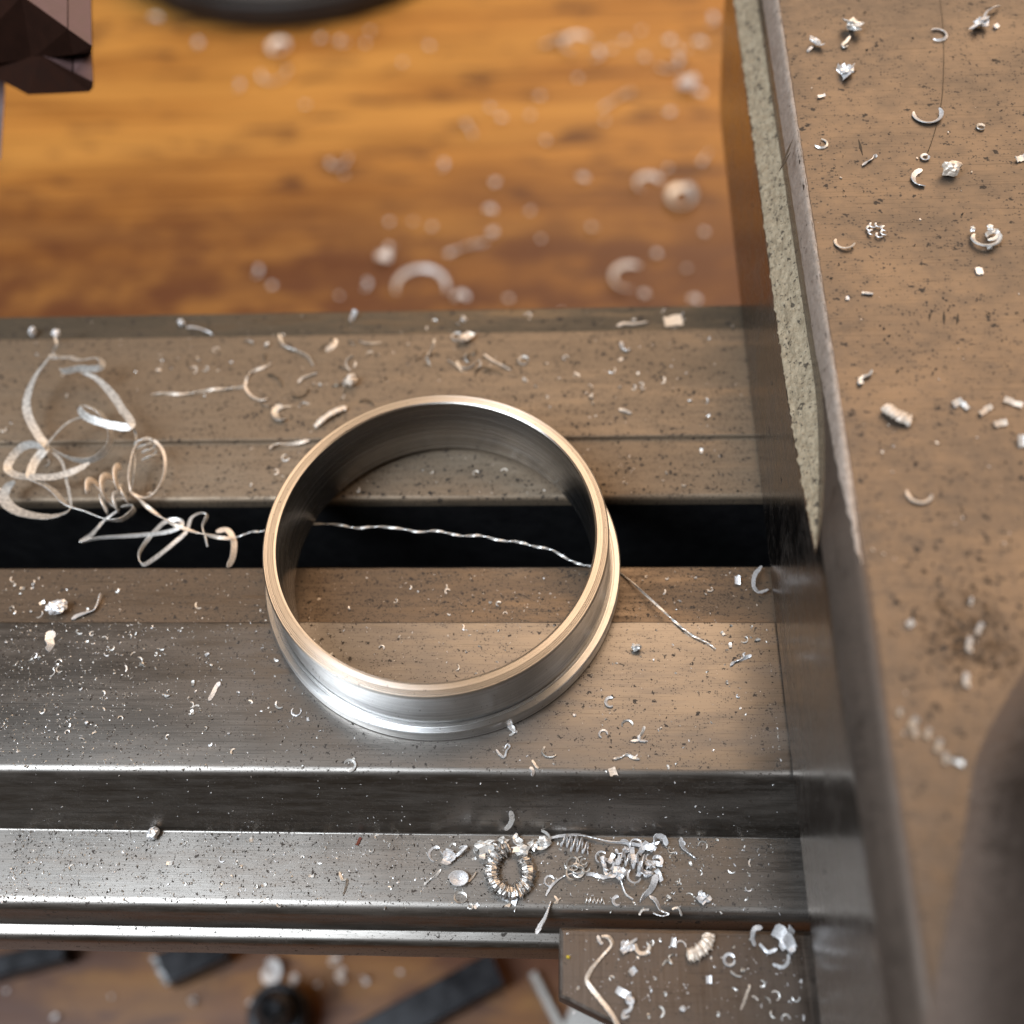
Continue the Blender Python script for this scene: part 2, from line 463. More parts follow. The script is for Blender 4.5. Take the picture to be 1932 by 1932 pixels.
# shade around the bed painted into the wood, red-brown nearer the machine
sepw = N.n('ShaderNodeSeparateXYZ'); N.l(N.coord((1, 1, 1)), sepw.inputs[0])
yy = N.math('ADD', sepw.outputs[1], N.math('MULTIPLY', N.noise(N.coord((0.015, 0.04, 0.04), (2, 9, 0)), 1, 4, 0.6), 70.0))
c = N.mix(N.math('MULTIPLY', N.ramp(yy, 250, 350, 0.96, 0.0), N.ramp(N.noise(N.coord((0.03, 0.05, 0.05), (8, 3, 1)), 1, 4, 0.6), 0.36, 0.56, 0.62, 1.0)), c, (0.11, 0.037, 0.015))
N.l(c, b.inputs['Base Color'])
N.l(N.ramp(g1, 0.3, 0.7, 0.42, 0.55), b.inputs['Roughness'])
N.l(N.bump(g1, 0.3, 0.3), b.inputs['Normal'])
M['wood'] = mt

# ------------------------------------------------------------------ structure: the bench board
BZ = -165.0
V = []; F = []
nx, ny = 24, 24
for i in range(nx + 1):
    for j in range(ny + 1):
        V.append((-520 + 1040 * i / nx, -260 + 1060 * j / ny, BZ + 0.6 * noise.noise(Vector((i * 0.4, j * 0.7, 0)))))
for i in range(nx):
    for j in range(ny):
        a = i * (ny + 1) + j
        F.append((a, a + ny + 1, a + ny + 2, a + 1))
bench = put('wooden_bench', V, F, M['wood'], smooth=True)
tag(bench, 'orange varnished wooden bench top with horizontal grain under the lathe bed', 'bench', kind='structure')

# ------------------------------------------------------------------ lathe bed
def round_poly(pts, seg=5):
    out = []
    n = len(pts)
    for i, (y, z, r) in enumerate(pts):
        p = Vector((y, z)); a = Vector(pts[i - 1][:2]); c = Vector(pts[(i + 1) % n][:2])
        if r <= 0: out.append(p); continue
        d1 = (a - p); d2 = (c - p)
        r1 = min(r, d1.length * 0.45); r2 = min(r, d2.length * 0.45)
        A = p + d1.normalized() * r1; C = p + d2.normalized() * r2
        for k in range(seg + 1):
            t = k / seg
            out.append(A * (1 - t) ** 2 + p * 2 * t * (1 - t) + C * t * t)
    return out
def extrude_x(name, poly, x0, x1, mat, parent, nseg=1, wob=0.0):
    n = len(poly); V = []; F = []
    for s in range(nseg + 1):
        x = x0 + (x1 - x0) * s / nseg
        for k, q in enumerate(poly):
            dz = wob * noise.noise(Vector((x * 0.23, k * 0.31, 1.7)))
            V.append((x, q[0] + dz, q[1] + dz * 0.5))
    for s in range(nseg):
        for k in range(n):
            k2 = (k + 1) % n
            F.append((s * n + k, s * n + k2, (s + 1) * n + k2, (s + 1) * n + k))
    F.append(tuple(range(n))); F.append(tuple(range(nseg * n, nseg * n + n)))
    o = put(name, V, F, mat, parent)
    recalc(o)
    o.data.shade_smooth()
    md = o.modifiers.new('edges', 'EDGE_SPLIT'); md.split_angle = math.radians(24)
    return o
bed = empty('lathe_bed', (0, 0, BZ))
tag(bed, 'worn iron lathe bed with two rails and a black slot between them', 'lathe bed')
front = [(-8.3, -12, 0), (-8.3, 0, .3), (-31.5, 0, 1.1), (-36.75, -11, .25), (-47.8, -11, 1.7), (-48.9, -17.4, .2),
         (-51.0, -17.7, 1.5), (-51.6, -24, .5), (-40, -27, .5), (-30, -70, 0), (-8.3, -70, 0)]
strip = [(2.2, -2.2, .5), (-8.25, -1.2, 0), (-8.25, -69.8, 0), (2.2, -69.8, 0)]
rear = [(13.9, -1.1, .9), (24.9, -0.8, .1), (25.1, 0, .25), (47.7, 0, .45), (47.9, -70, 0), (13.9, -70, 0)]
step = [(47.95, -1.4, 0), (54.5, -1.6, .5), (54.6, -69.8, 0), (47.95, -69.8, 0)]
extrude_x('front_rail', round_poly(front), -170, 170, M['front_iron'], bed, 150, 0.05)
extrude_x('rear_rail', round_poly(rear), -170, 170, M['rear_iron'], bed, 150, 0.05)
extrude_x('slot_strip', round_poly(strip), -170, 170, M['strip_iron'], bed, 150, 0.05)
extrude_x('rear_step', round_poly(step), -170, 170, M['rear_step'], bed, 150, 0.05)
# black painted walls and floor of the slot (a trough set 0.3 mm inside the rails)
V = [(-170, 2.6, -2.9), (-170, 2.6, -45), (-170, 13.5, -45), (-170, 13.5, -2.6), (170, 2.6, -2.9), (170, 2.6, -45), (170, 13.5, -45), (170, 13.5, -2.6)]
put('slot_lining', V, [(0, 1, 5, 4), (1, 2, 6, 5), (2, 3, 7, 6)], M['black_paint'], bed)
for xx in (-140, 90):
    V = [(xx + a, b_, z) for z in (BZ + 0.7, -69.5) for a, b_ in ((0, -14), (50, -14), (50, 48), (0, 48))]
    put('foot', V, [(0, 3, 2, 1), (4, 5, 6, 7), (0, 1, 5, 4), (1, 2, 6, 5), (2, 3, 7, 6), (3, 0, 4, 7)], M['foot_paint'], bed)

# ------------------------------------------------------------------ carriage at the right
XC = 49.3
car = empty('lathe_carriage', (XC + 30, 0, 0.9))
tag(car, 'large grey-brown iron lathe carriage with chip-strewn top filling the right side', 'lathe carriage')
TOPZ = 36.2
def lerp_table(tab, y):
    if y <= tab[0][0]: return tab[0][1]
    for (a, za), (b_, zb) in zip(tab, tab[1:]):
        if y <= b_: return za + (zb - za) * (y - a) / (b_ - a)
    return tab[-1][1]
LOWER = [(-12.6, 28.5), (-9, 27.8), (-4.9, 27.0), (0, 26.1), (7.4, 25.2), (17, 24.6), (27, 24.2), (40, 24.3), (59, 24.8), (104, 24.2), (121, 24.2)]
def xup(y):                        # the upper wall steps back from the ground face towards the rear
    t = min(1.0, max(0.0, (y + 12.6) / 27.0))
    return XC + 3.0 * (1 - (1 - t) ** 1.6)
outline = [(-92, 0.9), (100, 0.9), (104, 2.5), (109, 8.5), (114, 17), (118, 24.2)] + [q for q in reversed(LOWER[:-1])] + [(-92, 28.5)]
n = len(outline)
V = [(XC, y, z) for y, z in outline] + [(XC + 4, y, z - (0.5 if z > 20 else 0)) for y, z in outline]
F = [tuple(range(n))] + [tuple(range(2 * n - 1, n - 1, -1))] + [(k, (k + 1) % n, n + (k + 1) % n, n + k) for k in range(n)]
recalc(put('ground_face', V, F, M['ground_face'], car))
# sloping as-cast shelf between the ground face and the upper wall
NYp, NZp = 330, 34
V = []; F = []
for i in range(NYp + 1):
    y = -12.4 + 132 * i / NYp
    zl = lerp_table(LOWER, y); xu = xup(y)
    lip = min(1, (y + 12.4) / 6)
    for j in range(NZp + 1):
        f = j / NZp
        q = Vector((y, f * 6.0, 0))
        d = 0.30 * noise.noise(q * 0.5) + 0.24 * noise.noise(q * 1.4) + 0.16 * noise.noise(q * 3.1)
        x = XC + 0.05 + (xu - XC + 0.15) * f; z = zl - 0.12 + (28.7 - zl) * f
        V.append((x + 0.55 * d * lip, y, z - 0.55 * d * lip * (0.4 if j in (0, NZp) else 1)))
for i in range(NYp):
    for j in range(NZp):
        a = i * (NZp + 1) + j
        F.append((a, a + 1, a + NZp + 2, a + NZp + 1))
put('cast_shelf', V, F, M['rough_cast'], car, smooth=True)
# upper wall leaning back to a straight top edge
NR = 300
def xtop(y): return lerp_table([(-92, 51.7), (90, 53.25), (121, 53.3)], y)
V = []; F = []
def xwall(y, z):
    t = min(1.0, max(0.0, (y + 14) / 30.0)); t = t * t * (3 - 2 * t)
    f_rear = (z - 28.5) / 7.7
    f_front = max(0.0, (z - 30.5) / 5.7) ** 2.0
    return xup(y) + (xtop(y) - xup(y)) * min(1.0, f_rear * t + f_front * (1 - t))
def wall_strip(name, zs, cap, mat):
    V = []; F = []
    for i in range(NR + 1):
        y = -92 + 213 * i / NR
        for z in zs: V.append((xwall(y, z) + (0.04 * noise.noise(Vector((y * 0.7, z, 1))) if cap and z > 32 else 0), y, z))
        if cap: V.append((xtop(y) + 0.35, y, 36.2)); V.append((xtop(y) + 0.8, y, 36.05))
    W = len(zs) + (2 if cap else 0)
    for i in range(NR):
        for k in range(W - 1):
            a = i * W + k
            F.append((a, a + 1, a + W + 1, a + W))
    put(name, V, F, mat, car, smooth=True)
wall_strip('upper_wall', [28.5, 29.5, 30.5, 31.5], False, M['ground_face'])
wall_strip('rolled_edge', [31.5, 32.4, 33.2, 34.0, 34.7, 35.3, 35.8], True, M['edge_iron'])
# as-cast strip left along the upper part of that wall, thinning out towards the front
V = []; F = []
ELOW = [(-18, 36.1), (-10, 35.7), (-4, 34.9), (6, 33.0), (16, 31.2), (121, 31.0)]
NE, KE = 430, 9
for i in range(NE + 1):
    y = -18 + 139 * i / NE
    zl = lerp_table(ELOW, y) + 0.25 * noise.noise(Vector((y * 0.6, 0, 5)))
    for k in range(KE):
        f = k / (KE - 1)
        z = zl + (36.12 - zl) * math.sin(f * math.pi / 2)
        x = xwall(y, z) + 0.7 * f ** 4
        q = Vector((y * 0.5, k * 0.45, 3))
        d = 0.5 + 0.5 * noise.noise(q * 1.1) + 0.4 * noise.noise(q * 3.4)
        k_ = (0 if k == 0 else 1) * lerp_table([(-18, 0), (-6, .3), (12, 1), (121, 1)], y)
        b0 = min(1, (y + 18) / 12) - 0.15
        V.append((x - 0.16 * b0 - 0.20 * max(0, d) * k_, y, z + 0.08 * b0 + 0.10 * max(0, d) * k_))
for i in range(NE):
    for k in range(KE - 1):
        a = i * KE + k
        F.append((a, a + 1, a + KE + 1, a + KE))
put('cast_edge', V, F, M['rim_cast'], car, smooth=True)
# top plate
V = []; F = []
GX, GY = 60, 150
for i in range(GX + 1):
    for j in range(GY + 1):
        y = -92 + 213 * j / GY; xa = xtop(y) + 0.3
        x = xa + (XC + 100 - xa) * (i / GX)
        V.append((x, y, TOPZ - (0.12 if i == 0 else 0) + 0.07 * noise.noise(Vector((x * 0.12, y * 0.12, 0)))))
for i in range(GX):
    for j in range(GY):
        a = i * (GY + 1) + j
        F.append((a, a + GY + 1, a + GY + 2, a + 1))
put('top_plate', V, F, M['carriage_top'], car, smooth=True)
# casting behind face and plate
x0, x1, y0, y1 = XC + 4.2, XC + 100, -91, 102
V = [(x, y, z) for z in (1.2, 35.4) for x, y in ((x0, y0), (x1, y0), (x1, y1), (x0, y1))]
put('body', V, [(0, 3, 2, 1), (4, 5, 6, 7), (0, 1, 5, 4), (1, 2, 6, 5), (2, 3, 7, 6), (3, 0, 4, 7)], M['rim_cast'], car)
# old nicks in the top and in the edge
for (a_, b_, c_, d_) in ((1755, 588, 1754, 602), (1781, 586, 1782, 612), (1808, 590, 1806, 612), (1477, 306, 1496, 262), (1470, 322, 1492, 286), (1440, 90, 1447, 70), (1620, 262, 1628, 292)):
    p = at(a_, b_, TOPZ + 0.09); q = at(c_, d_, TOPZ + 0.09)
    t = (q - p).normalized(); sd = Vector((-t.y, t.x, 0)) * 0.16; up_ = Vector((0, 0, 0.06))
    mid_ = (p + q) / 2
    V = [p, mid_ - sd, q, mid_ + sd, p - up_ * 3, mid_ - sd - up_ * 3, q - up_ * 3, mid_ + sd - up_ * 3]
    put('nick', V, [(0, 1, 2, 3), (0, 4, 5, 1), (1, 5, 6, 2), (2, 6, 7, 3), (3, 7, 4, 0)], M['dark_chip'], car)
# raised boss at the front corner, its wall rising out of the top
bp = [at(x, y, TOPZ) for x, y in [(2150, 1020), (2010, 1165), (1925, 1270), (1875, 1350), (1842, 1421), (1826, 1495), (1815, 1569), (1800, 1655), (1782, 1745), (1768, 1840), (1758, 1931), (1752, 2060)]]
sm_base = [(p.x, p.y) for p in catmull(bp, 5)] + [(bp[-1].x, -95.0), (112, -95), (112, bp[0].y)]
V = []; F = []
cx_, cy_ = 95.0, -85.0
lev = [(-0.3, -0.6), (0.05, 0.3), (0.35, 1.0), (0.8, 2.0), (1.6, 3.2), (2.8, 4.4), (5, 5.5), (9, 6.4), (15, 7.0), (19, 7.8), (20.6, 9.2), (21.2, 12)]
nb = len(sm_base)
for z, inset in lev:
    for x, y in sm_base:
        d = Vector((cx_ - x, cy_ - y)); d.normalize()
        V.append((x + d.x * inset, y + d.y * inset, TOPZ + z))
for l in range(len(lev) - 1):
    for k in range(nb):
        k2 = (k + 1) % nb
        F.append((l * nb + k, l * nb + k2, (l + 1) * nb + k2, (l + 1) * nb + k))
F.append(tuple((len(lev) - 1) * nb + k for k in range(nb)))
o = recalc(put('boss', V, F, M['boss_iron'], car)); o.data.shade_smooth()
# plate under the front corner
pl = [(17.7, -50.3), (17.6, -58.8), (24.7, -61.9), (40, -67), (70, -76), (70, -50.3)]
pts = [Vector((a, b_)) for a, b_ in pl]
V = []; F = []
def inset_poly(pts, d):
    c = sum(pts, Vector((0, 0))) / len(pts)
    out = []
    for i, p in enumerate(pts):
        a = (pts[i - 1] - p).normalized(); b_ = (pts[(i + 1) % len(pts)] - p).normalized()
        bis = (a + b_)
        if bis.length < 1e-4: bis = c - p
        bis.normalize()
        s = max(0.3, abs(a.cross(bis)))
        out.append(p + bis * d / s)
    return out
sub = []
for i, p in enumerate(pts):
    q = pts[(i + 1) % len(pts)]
    for k in range(10): sub.append(p.lerp(q, k / 10))
n = len(sub)
c0 = Vector((45, -57))
for z, ins in ((-9.6, 0), (-5.6, 0), (-5.15, 0.18), (-4.95, 0.55)):
    for i, p in enumerate(sub):
        d = (c0 - p).normalized()
        # inset along the nearest edge normal, ragged where the edge is filed
        e = (pts[(i // 10 + 1) % len(pts)] - pts[i // 10]).normalized()
        nrm = Vector((-e.y, e.x))
        if i % 10 == 0:
            e0 = (pts[i // 10] - pts[i // 10 - 1]).normalized()
            nrm = (nrm + Vector((-e0.y, e0.x))).normalized()
        jit = 0.10 * noise.noise(Vector((p.x * 1.7, p.y * 1.7, z)))
        V.append((p.x + nrm.x * (ins + (jit if ins else 0)), p.y + nrm.y * (ins + (jit if ins else 0)), z))
for l in range(3):
    for k in range(n):
        k2 = (k + 1) % n
        F.append((l * n + k, l * n + k2, (l + 1) * n + k2, (l + 1) * n + k))
F.append(tuple(3 * n + k for k in range(n)))
F.append(tuple(reversed(range(n))))
o = recalc(put('clamp_plate', V, F, M['block_iron'], car))
BLZ = -4.95

# ------------------------------------------------------------------ turned ring
ring = empty('turned_ring', (0, 0, 0))
tag(ring, 'bright turned aluminium ring with a stepped flange standing on the lathe bed', 'ring')
def revolve(name, prof, seg, mat, parent, closed=True):
    V = []; F = []
    n = len(prof)
    for s in range(seg):
        a = 2 * math.pi * s / seg
        for r, z in prof: V.append((r * math.cos(a), r * math.sin(a), z))
    for s in range(seg):
        s2 = (s + 1) % seg
        for k in range(n):
            k2 = (k + 1) % n
            F.append((s * n + k, s2 * n + k, s2 * n + k2, s * n + k2))
    o = recalc(put(name, V, F, mat, parent))
    o.data.shade_smooth()
    md = o.modifiers.new('edges', 'EDGE_SPLIT'); md.split_angle = math.radians(25)
    return o
rim = [(23.02, 11.6), (22.98, 11.95), (23.0, 12.22), (23.25, 12.36), (24.1, 12.36), (24.18, 12.24), (24.32, 12.26), (24.38, 12.12), (24.54, 12.14), (24.60, 11.98),
       (24.78, 12.0), (24.98, 11.80), (25.0, 11.5), (24.92, 11.25), (24.5, 11.0), (23.4, 11.2)]
revolve('rim', rim, 288, M['turned_rim'], ring)
wall = [(23.1, 0.12), (22.98, 0.35), (22.98, 11.5), (24.3, 11.5), (24.90, 11.22), (24.66, 10.5), (24.5, 9.5), (24.47, 8.4), (24.53, 7.3), (24.64, 6.4), (24.78, 5.5), (24.98, 4.8), (25.2, 4.35), (25.28, 4.1), (25.2, 3.9), (25.16, 2.2), (25.1, 0.12)]
revolve('wall', wall, 288, M['turned'], ring)
revolve('bore', [(22.88, 0.35), (22.88, 11.9), (22.96, 12.15), (23.06, 12.1), (23.06, 0.3), (22.98, 0.15)], 288, M['bored'], ring)
flg = [(24.6, 2.5), (25.28, 2.5), (25.34, 3.05), (25.62, 3.12), (25.70, 2.86), (25.90, 2.84), (25.98, 3.14), (26.66, 3.12), (26.80, 2.98), (26.84, 2.8), (26.84, 1.9), (26.78, 1.86), (26.78, 0.4), (26.55, 0.08), (24.6, 0.08)]
revolve('flange', flg, 288, M['turned'], ring)

# ------------------------------------------------------------------ chuck jaw at the top left
D0 = 172.0
jaw = empty('chuck_jaw', at_depth(60, 100, D0 + 10))
tag(jaw, 'dark red-brown stepped chuck jaw jutting in at the top left corner', 'chuck jaw')
def poly_block(name, rim, ridge_pairs, mat_faces, parent):
    pass
def facets(name, pts, faces, mat, back, parent):
    """pts: (px, py, depth) outline facets of a solid; back = extra depth of its rear copy"""
    n = len(pts)
    V = [at_depth(x, y, D0 + d) for x, y, d in pts] + [at_depth(x, y, D0 + back) for x, y, d in pts]
    hull = faces['outline']
    F = list(faces['front']) + [tuple(n + k for k in reversed(hull))]
    F += [(hull[k], hull[(k + 1) % len(hull)], n + hull[(k + 1) % len(hull)], n + hull[k]) for k in range(len(hull))]
    return put(name, V, F, mat, parent)
# upper step: 0..; ridge from (40,-6) to (174,89)
up = [(-90, -60, 4), (60, -60, 4), (171, -60, 5), (174, 89, 1.0), (172, 99, 3), (138, 103, 6), (60, 112, 10), (-90, 130, 14), (40, -6, 0), (128, 55, 0.5), (128, -60, 3.5)]
recalc(facets('upper_step', up, {'outline': [0, 1, 10, 2, 3, 4, 5, 6, 7], 'front': [(0, 1, 8), (8, 1, 10, 9), (9, 10, 2, 3), (0, 8, 7), (8, 9, 6, 7), (9, 3, 5, 6), (3, 4, 5)]}, M['jaw'], 30, jaw))
# end facets of the upper step, painted in the lit tone, laid just proud of it
def facet_plate(name, pts, mat, parent, lift=0.25, thick=0.22):
    V = [at_depth(x, y, D0 + d - lift) for x, y, d in pts] + [at_depth(x, y, D0 + d - lift + thick) for x, y, d in pts]
    n = len(pts)
    F = [tuple(range(n)), tuple(range(2 * n - 1, n - 1, -1))] + [(k, (k + 1) % n, n + (k + 1) % n, n + k) for k in range(n)]
    return recalc(put(name, V, F, mat, parent))
facet_plate('end_face', [(48, -4, 0.3), (62, -58, 4), (127, -58, 3.5), (127, 53, 0.6)], M['jaw_lit'], jaw)
facet_plate('end_chamfer', [(129, 55, 0.5), (129, -58, 3.5), (170, -58, 5), (173, 86, 1.1)], M['jaw_lit'], jaw)
lo = [(-60, 120, 16), (76, 103, 13), (138, 99, 12), (173, 94, 11), (176, 155, 7.5), (175, 166, 8.0), (168, 173, 9), (110, 176, 10), (53, 178, 11), (8, 155, 12.5), (-60, 125, 15.8), (78, 104, 8.5), (138, 137, 7.5)]
recalc(facets('lower_step', lo, {'outline': [0, 1, 2, 3, 4, 5, 6, 7, 8, 9, 10], 'front': [(0, 1, 11), (11, 1, 2, 12), (12, 2, 3, 4), (12, 4, 5, 6), (11, 12, 6, 7), (11, 7, 8), (11, 8, 9), (0, 11, 9, 10)]}, M['jaw'], 30, jaw))
facet_plate('lower_end_face', [(81, 105, 8.7), (136, 101, 11.6), (136, 135, 7.7)], M['jaw_lit'], jaw, 0.5)
facet_plate('lower_end_chamfer', [(139, 136, 7.6), (139, 101, 11.8), (172, 96, 10.8), (175, 154, 7.6)], M['jaw_lit'], jaw, 0.5)
sl = [(-60, 60, 22), (9, 100, 22), (9, 170, 22), (5, 235, 22), (1, 300, 22), (-60, 320, 22)]
recalc(facets('carrier', sl, {'outline': [0, 1, 2, 3, 4, 5], 'front': [(0, 1, 2, 3, 4, 5)]}, M['jaw_lit'], 40, jaw))

# ------------------------------------------------------------------ things lying on the bench
def cyl(c, r, z0, z1, seg=64, bevel=2.0):
    prof = [(0.01, z0), (r - bevel, z0), (r, z0 + bevel), (r, z1 - bevel), (r - bevel, z1), (r - bevel * 3, z1), (r - bevel * 4, z1 - 2.5), (0.01, z1 - 2.5)]
    V = []; F = []
    for s in range(seg):
        a = 2 * math.pi * s / seg
        for rr_, z in prof: V.append((c[0] + rr_ * math.cos(a), c[1] + rr_ * math.sin(a), z))
    n = len(prof)
    for s in range(seg):
        for k in range(n - 1):
            s2 = (s + 1) % seg
            F.append((s * n + k, s2 * n + k, s2 * n + k + 1, s * n + k + 1))
    return V, F
# large round wheel cut by the top edge
a = at(300, -26, BZ + 14); b_ = at(490, 8, BZ + 14); c_ = at(690, -22, BZ + 14)
# circle through three points
A = Vector((a.x, a.y)); Bq = Vector((b_.x, b_.y)); Cq = Vector((c_.x, c_.y))
dd = 2 * (A.x * (Bq.y - Cq.y) + Bq.x * (Cq.y - A.y) + Cq.x * (A.y - Bq.y))
ux = ((A.length_squared) * (Bq.y - Cq.y) + Bq.length_squared * (Cq.y - A.y) + Cq.length_squared * (A.y - Bq.y)) / dd
uy = ((A.length_squared) * (Cq.x - Bq.x) + Bq.length_squared * (A.x - Cq.x) + Cq.length_squared * (Bq.x - A.x)) / dd
wr = (A - Vector((ux, uy))).length
wheel = empty('round_dish', (ux, uy, BZ + 1))
tag(wheel, 'dark grey round dish with black rim cut off by the top edge', 'dish')
V = []; F = []
prof_rim = [(wr - 9, 0.8), (wr - 1.5, 0.8), (wr, 2.4), (wr, 12.5), (wr - 1.5, 14), (wr - 3.5, 14), (wr - 5, 12.8), (wr - 9, 12.0)]
seg = 128
def rev_at(prof, closed):
    V = []; F = []; n = len(prof)
    for s in range(seg):
        an = 2 * math.pi * s / seg
        for r_, z in prof: V.append((ux + r_ * math.cos(an), uy + r_ * math.sin(an), BZ + z))
    for s in range(seg):
        s2 = (s + 1) % seg
        for k in range(n if closed else n - 1):
            k2 = (k + 1) % n
            F.append((s * n + k, s2 * n + k, s2 * n + k2, s * n + k2))
    return V, F
v, f = rev_at(prof_rim, True); recalc(put('rim', v, f, M['dark_rubber'], wheel, smooth=True))
v, f = rev_at([(wr - 8.5, 12.2), (wr - 16, 12.6), (wr * 0.4, 11.5), (0.1, 11.0)], False); recalc(put('disc', v, f, M['grey_rubber'], wheel, smooth=True))

def bar(name, p, q, wdt, hgt, label, cat, mat, ez=0.0, group=None, edge=None, slant=0.0):
    p = Vector(p); q = Vector(q); t = (q - p).normalized(); s = Vector((-t.y, t.x, 0))
    r = empty(name, ((p.x + q.x) / 2, (p.y + q.y) / 2, BZ + 0.7))
    z0 = BZ + 0.7 + ez
    bv = min(0.5, hgt * 0.15)
    cs = [(-wdt / 2, 0), (wdt / 2, 0), (wdt / 2, hgt - bv), (wdt / 2 - bv, hgt), (-wdt / 2 + bv, hgt), (-wdt / 2, hgt - bv)]
    V = []
    for e, k in ((p, 0), (q, 1)):
        for a_, h in cs:
            sl_ = (slant * (a_ / wdt + 0.5)) * (1 if k else 0)
            V.append(Vector((e.x, e.y, z0)) + s * a_ + t * sl_ + Vector((0, 0, h)))
    n = len(cs)
    F = [tuple(reversed(range(n))), tuple(range(n, 2 * n))] + [(k, (k + 1) % n, n + (k + 1) % n, n + k) for k in range(n)]
    recalc(put('shank', V, F, mat, r))
    if edge:
        V = []
        for a_, h in ((-wdt / 2 + 0.2, 0.1), (wdt / 2 - 0.2, 0.1), (wdt / 2 - 0.4, hgt - 0.1), (-wdt / 2 + 0.4, hgt - 0.1)):
            for k in (0, 1):
                sl_ = slant * (a_ / wdt + 0.5)
                V.append(Vector((q.x, q.y, z0)) + s * a_ + t * (sl_ + 0.1 + edge * k) + Vector((0, 0, h)))
        recalc(put('cutting_edge', V, [(0, 2, 3, 1), (2, 4, 5, 3), (4, 6, 7, 5), (6, 0, 1, 7), (0, 6, 4, 2), (1, 3, 5, 7)], M['bar_edge'], r))
    return tag(r, label, cat, group)
zt = BZ + 8
p0 = at(640, 1990, zt); p1 = at(938, 1828, zt)
bar('tool_bit', p0, p1, 9, 9, 'thick black square tool bar lying nearest the clamp plate on the bench', 'tool bit', M['black_bar'])
p0 = at(-60, 1836, zt); p1 = at(118, 1790, zt)
bar('tool_bit', p0, p1, 6, 7, 'thin black bar at the bottom left corner under the bed', 'tool bit', M['black_bar'])
p0 = at(420, 1778, zt); p1 = at(300, 1832, zt)
bar('tool_bit', p0, p1, 9, 8, 'short black tool bit with a bright ground end below the left rail', 'tool bit', M['black_bar'], edge=1.2, slant=-2)
p0 = at(1005, 1835, BZ + 4); p1 = at(1068, 1960, BZ + 4)
bar('steel_rod', p0, p1, 2.2, 3, 'slim grey steel rod on the bench beside the clamp plate', 'rod', M['alu_dull'])
p0 = at(1075, 1905, BZ + 10); p1 = at(1180, 1955, BZ + 10)
bar('tool_bit', p0, p1, 12, 10, 'grey steel block half hidden under the clamp plate', 'tool bit', M['alu_dull'])
# upright knurled knob
kc = at(520, 1895, BZ + 14)
knob = empty('tool_post_nut', (kc.x, kc.y - 2, BZ + 0.7))
v, f = cyl((kc.x, kc.y - 2), 7.5, BZ + 0.7, BZ + 13, 40, 0.8)
recalc(put('collar', v, f, M['black_bar'], knob))
v, f = cyl((kc.x + 1, kc.y - 2), 4.4, BZ + 10.8, BZ + 22, 32, 0.7)
v = [Vector(q) + Vector((0, 0, 4.0 * max(0, 1 - math.hypot(q[0] - kc.x - 1, q[1] - kc.y + 2) / 3.9) if q[2] > BZ + 18 else 0)) for q in v]
recalc(put('stud', v, f, M['stud'], knob))
tag(knob, 'dark round steel nut heaped with chips on the bench below the bed', 'nut')

# ------------------------------------------------------------------ swarf
def chip(name, vf, mat, label, cat='metal chip', group=None, smooth=True):
    V, F = vf
    c = sum((Vector(v) for v in V), Vector()) / len(V)
    zmin = min(Vector(v).z for v in V)
    o = put(name, V, F, M[mat], origin=(c.x, c.y, zmin), smooth=smooth)
    if smooth:
        md = o.modifiers.new('edges', 'EDGE_SPLIT'); md.split_angle = math.radians(40)
    return tag(o, label, cat, group)
def rest(vf, z):
    V, F = vf
    dz = z - min(Vector(v).z for v in V)
    return [Vector(v) + Vector((0, 0, dz)) for v in V], F

# --- big tangle at the left
def t2(l, z):                     # points traced in the enlarged detail of the tangle
    out = []
    for i, q in enumerate(l):
        zz = z(i / (len(l) - 1)) if callable(z) else z
        out.append(at(q[0] * 0.23437, 618.9 + q[1] * 0.23437, zz))
    return out
tang = empty('swarf_tangle', at(150, 900, 0.0))
tag(tang, 'tangle of pale looping aluminium ribbon lying across the slot at the left', 'swarf')
def strand(name, pts, z, wd, th, mat, twist=0.0, t0=0.0, n=7, rag=0.0, normal=(0, 0, 1)):
    v, f = ribbon(catmull(t2(pts, z), n), wd * 1.35, th * .7, normal, twist * 2.2, t0, True, rag, len(pts))
    return put(name, v, f, M[mat], tang, smooth=False)
strand('ribbon', [(400, 215), (430, 235), (560, 235), (650, 255), (780, 240), (825, 285), (780, 325), (640, 325), (520, 348), (480, 330)], 5.5, 0.85, 0.14, 'alu_ribbon', 0.5, 0.3, rag=0.10)
strand('ribbon', [(650, 350), (780, 410), (900, 530), (980, 650), (1045, 740), (1052, 785), (1000, 797), (850, 770), (700, 715), (640, 650), (680, 622), (790, 670), (860, 760), (892, 880), (850, 985), (740, 1060), (600, 1060), (480, 1010), (395, 955)],
       lambda f: 4.5 + 1.5 * math.sin(5 * f), 0.95, 0.13, 'alu_ribbon', 0.9, -0.25, rag=0.10)
strand('ribbon', [(400, 235), (290, 380), (230, 520), (213, 640), (250, 760), (320, 880), (365, 960), (290, 1060), (240, 1190), (300, 1230), (420, 1300), (540, 1420), (700, 1480), (850, 1540), (980, 1540), (1075, 1465), (1060, 1430), (980, 1440)],
       lambda f: 5.5 - 4.2 * f, 1.0, 0.13, 'alu_ribbon', 1.0, -0.4, rag=0.10)
strand('ribbon', [(720, 1085), (600, 1150), (450, 1195), (300, 1200), (150, 1190), (65, 1140), (80, 1070), (150, 980), (230, 938), (310, 945), (360, 975)],
       lambda f: 3.0 + 2.0 * f, 0.95, 0.13, 'alu_ribbon', -0.7, 0.3, rag=0.10)
strand('ribbon', [(120, 1235), (60, 1280), (30, 1360), (70, 1430), (180, 1490), (380, 1520), (520, 1490), (575, 1440)], lambda f: 2.0 + f, 1.25, 0.13, 'alu_ribbon', 0.5, -0.2, rag=0.12)
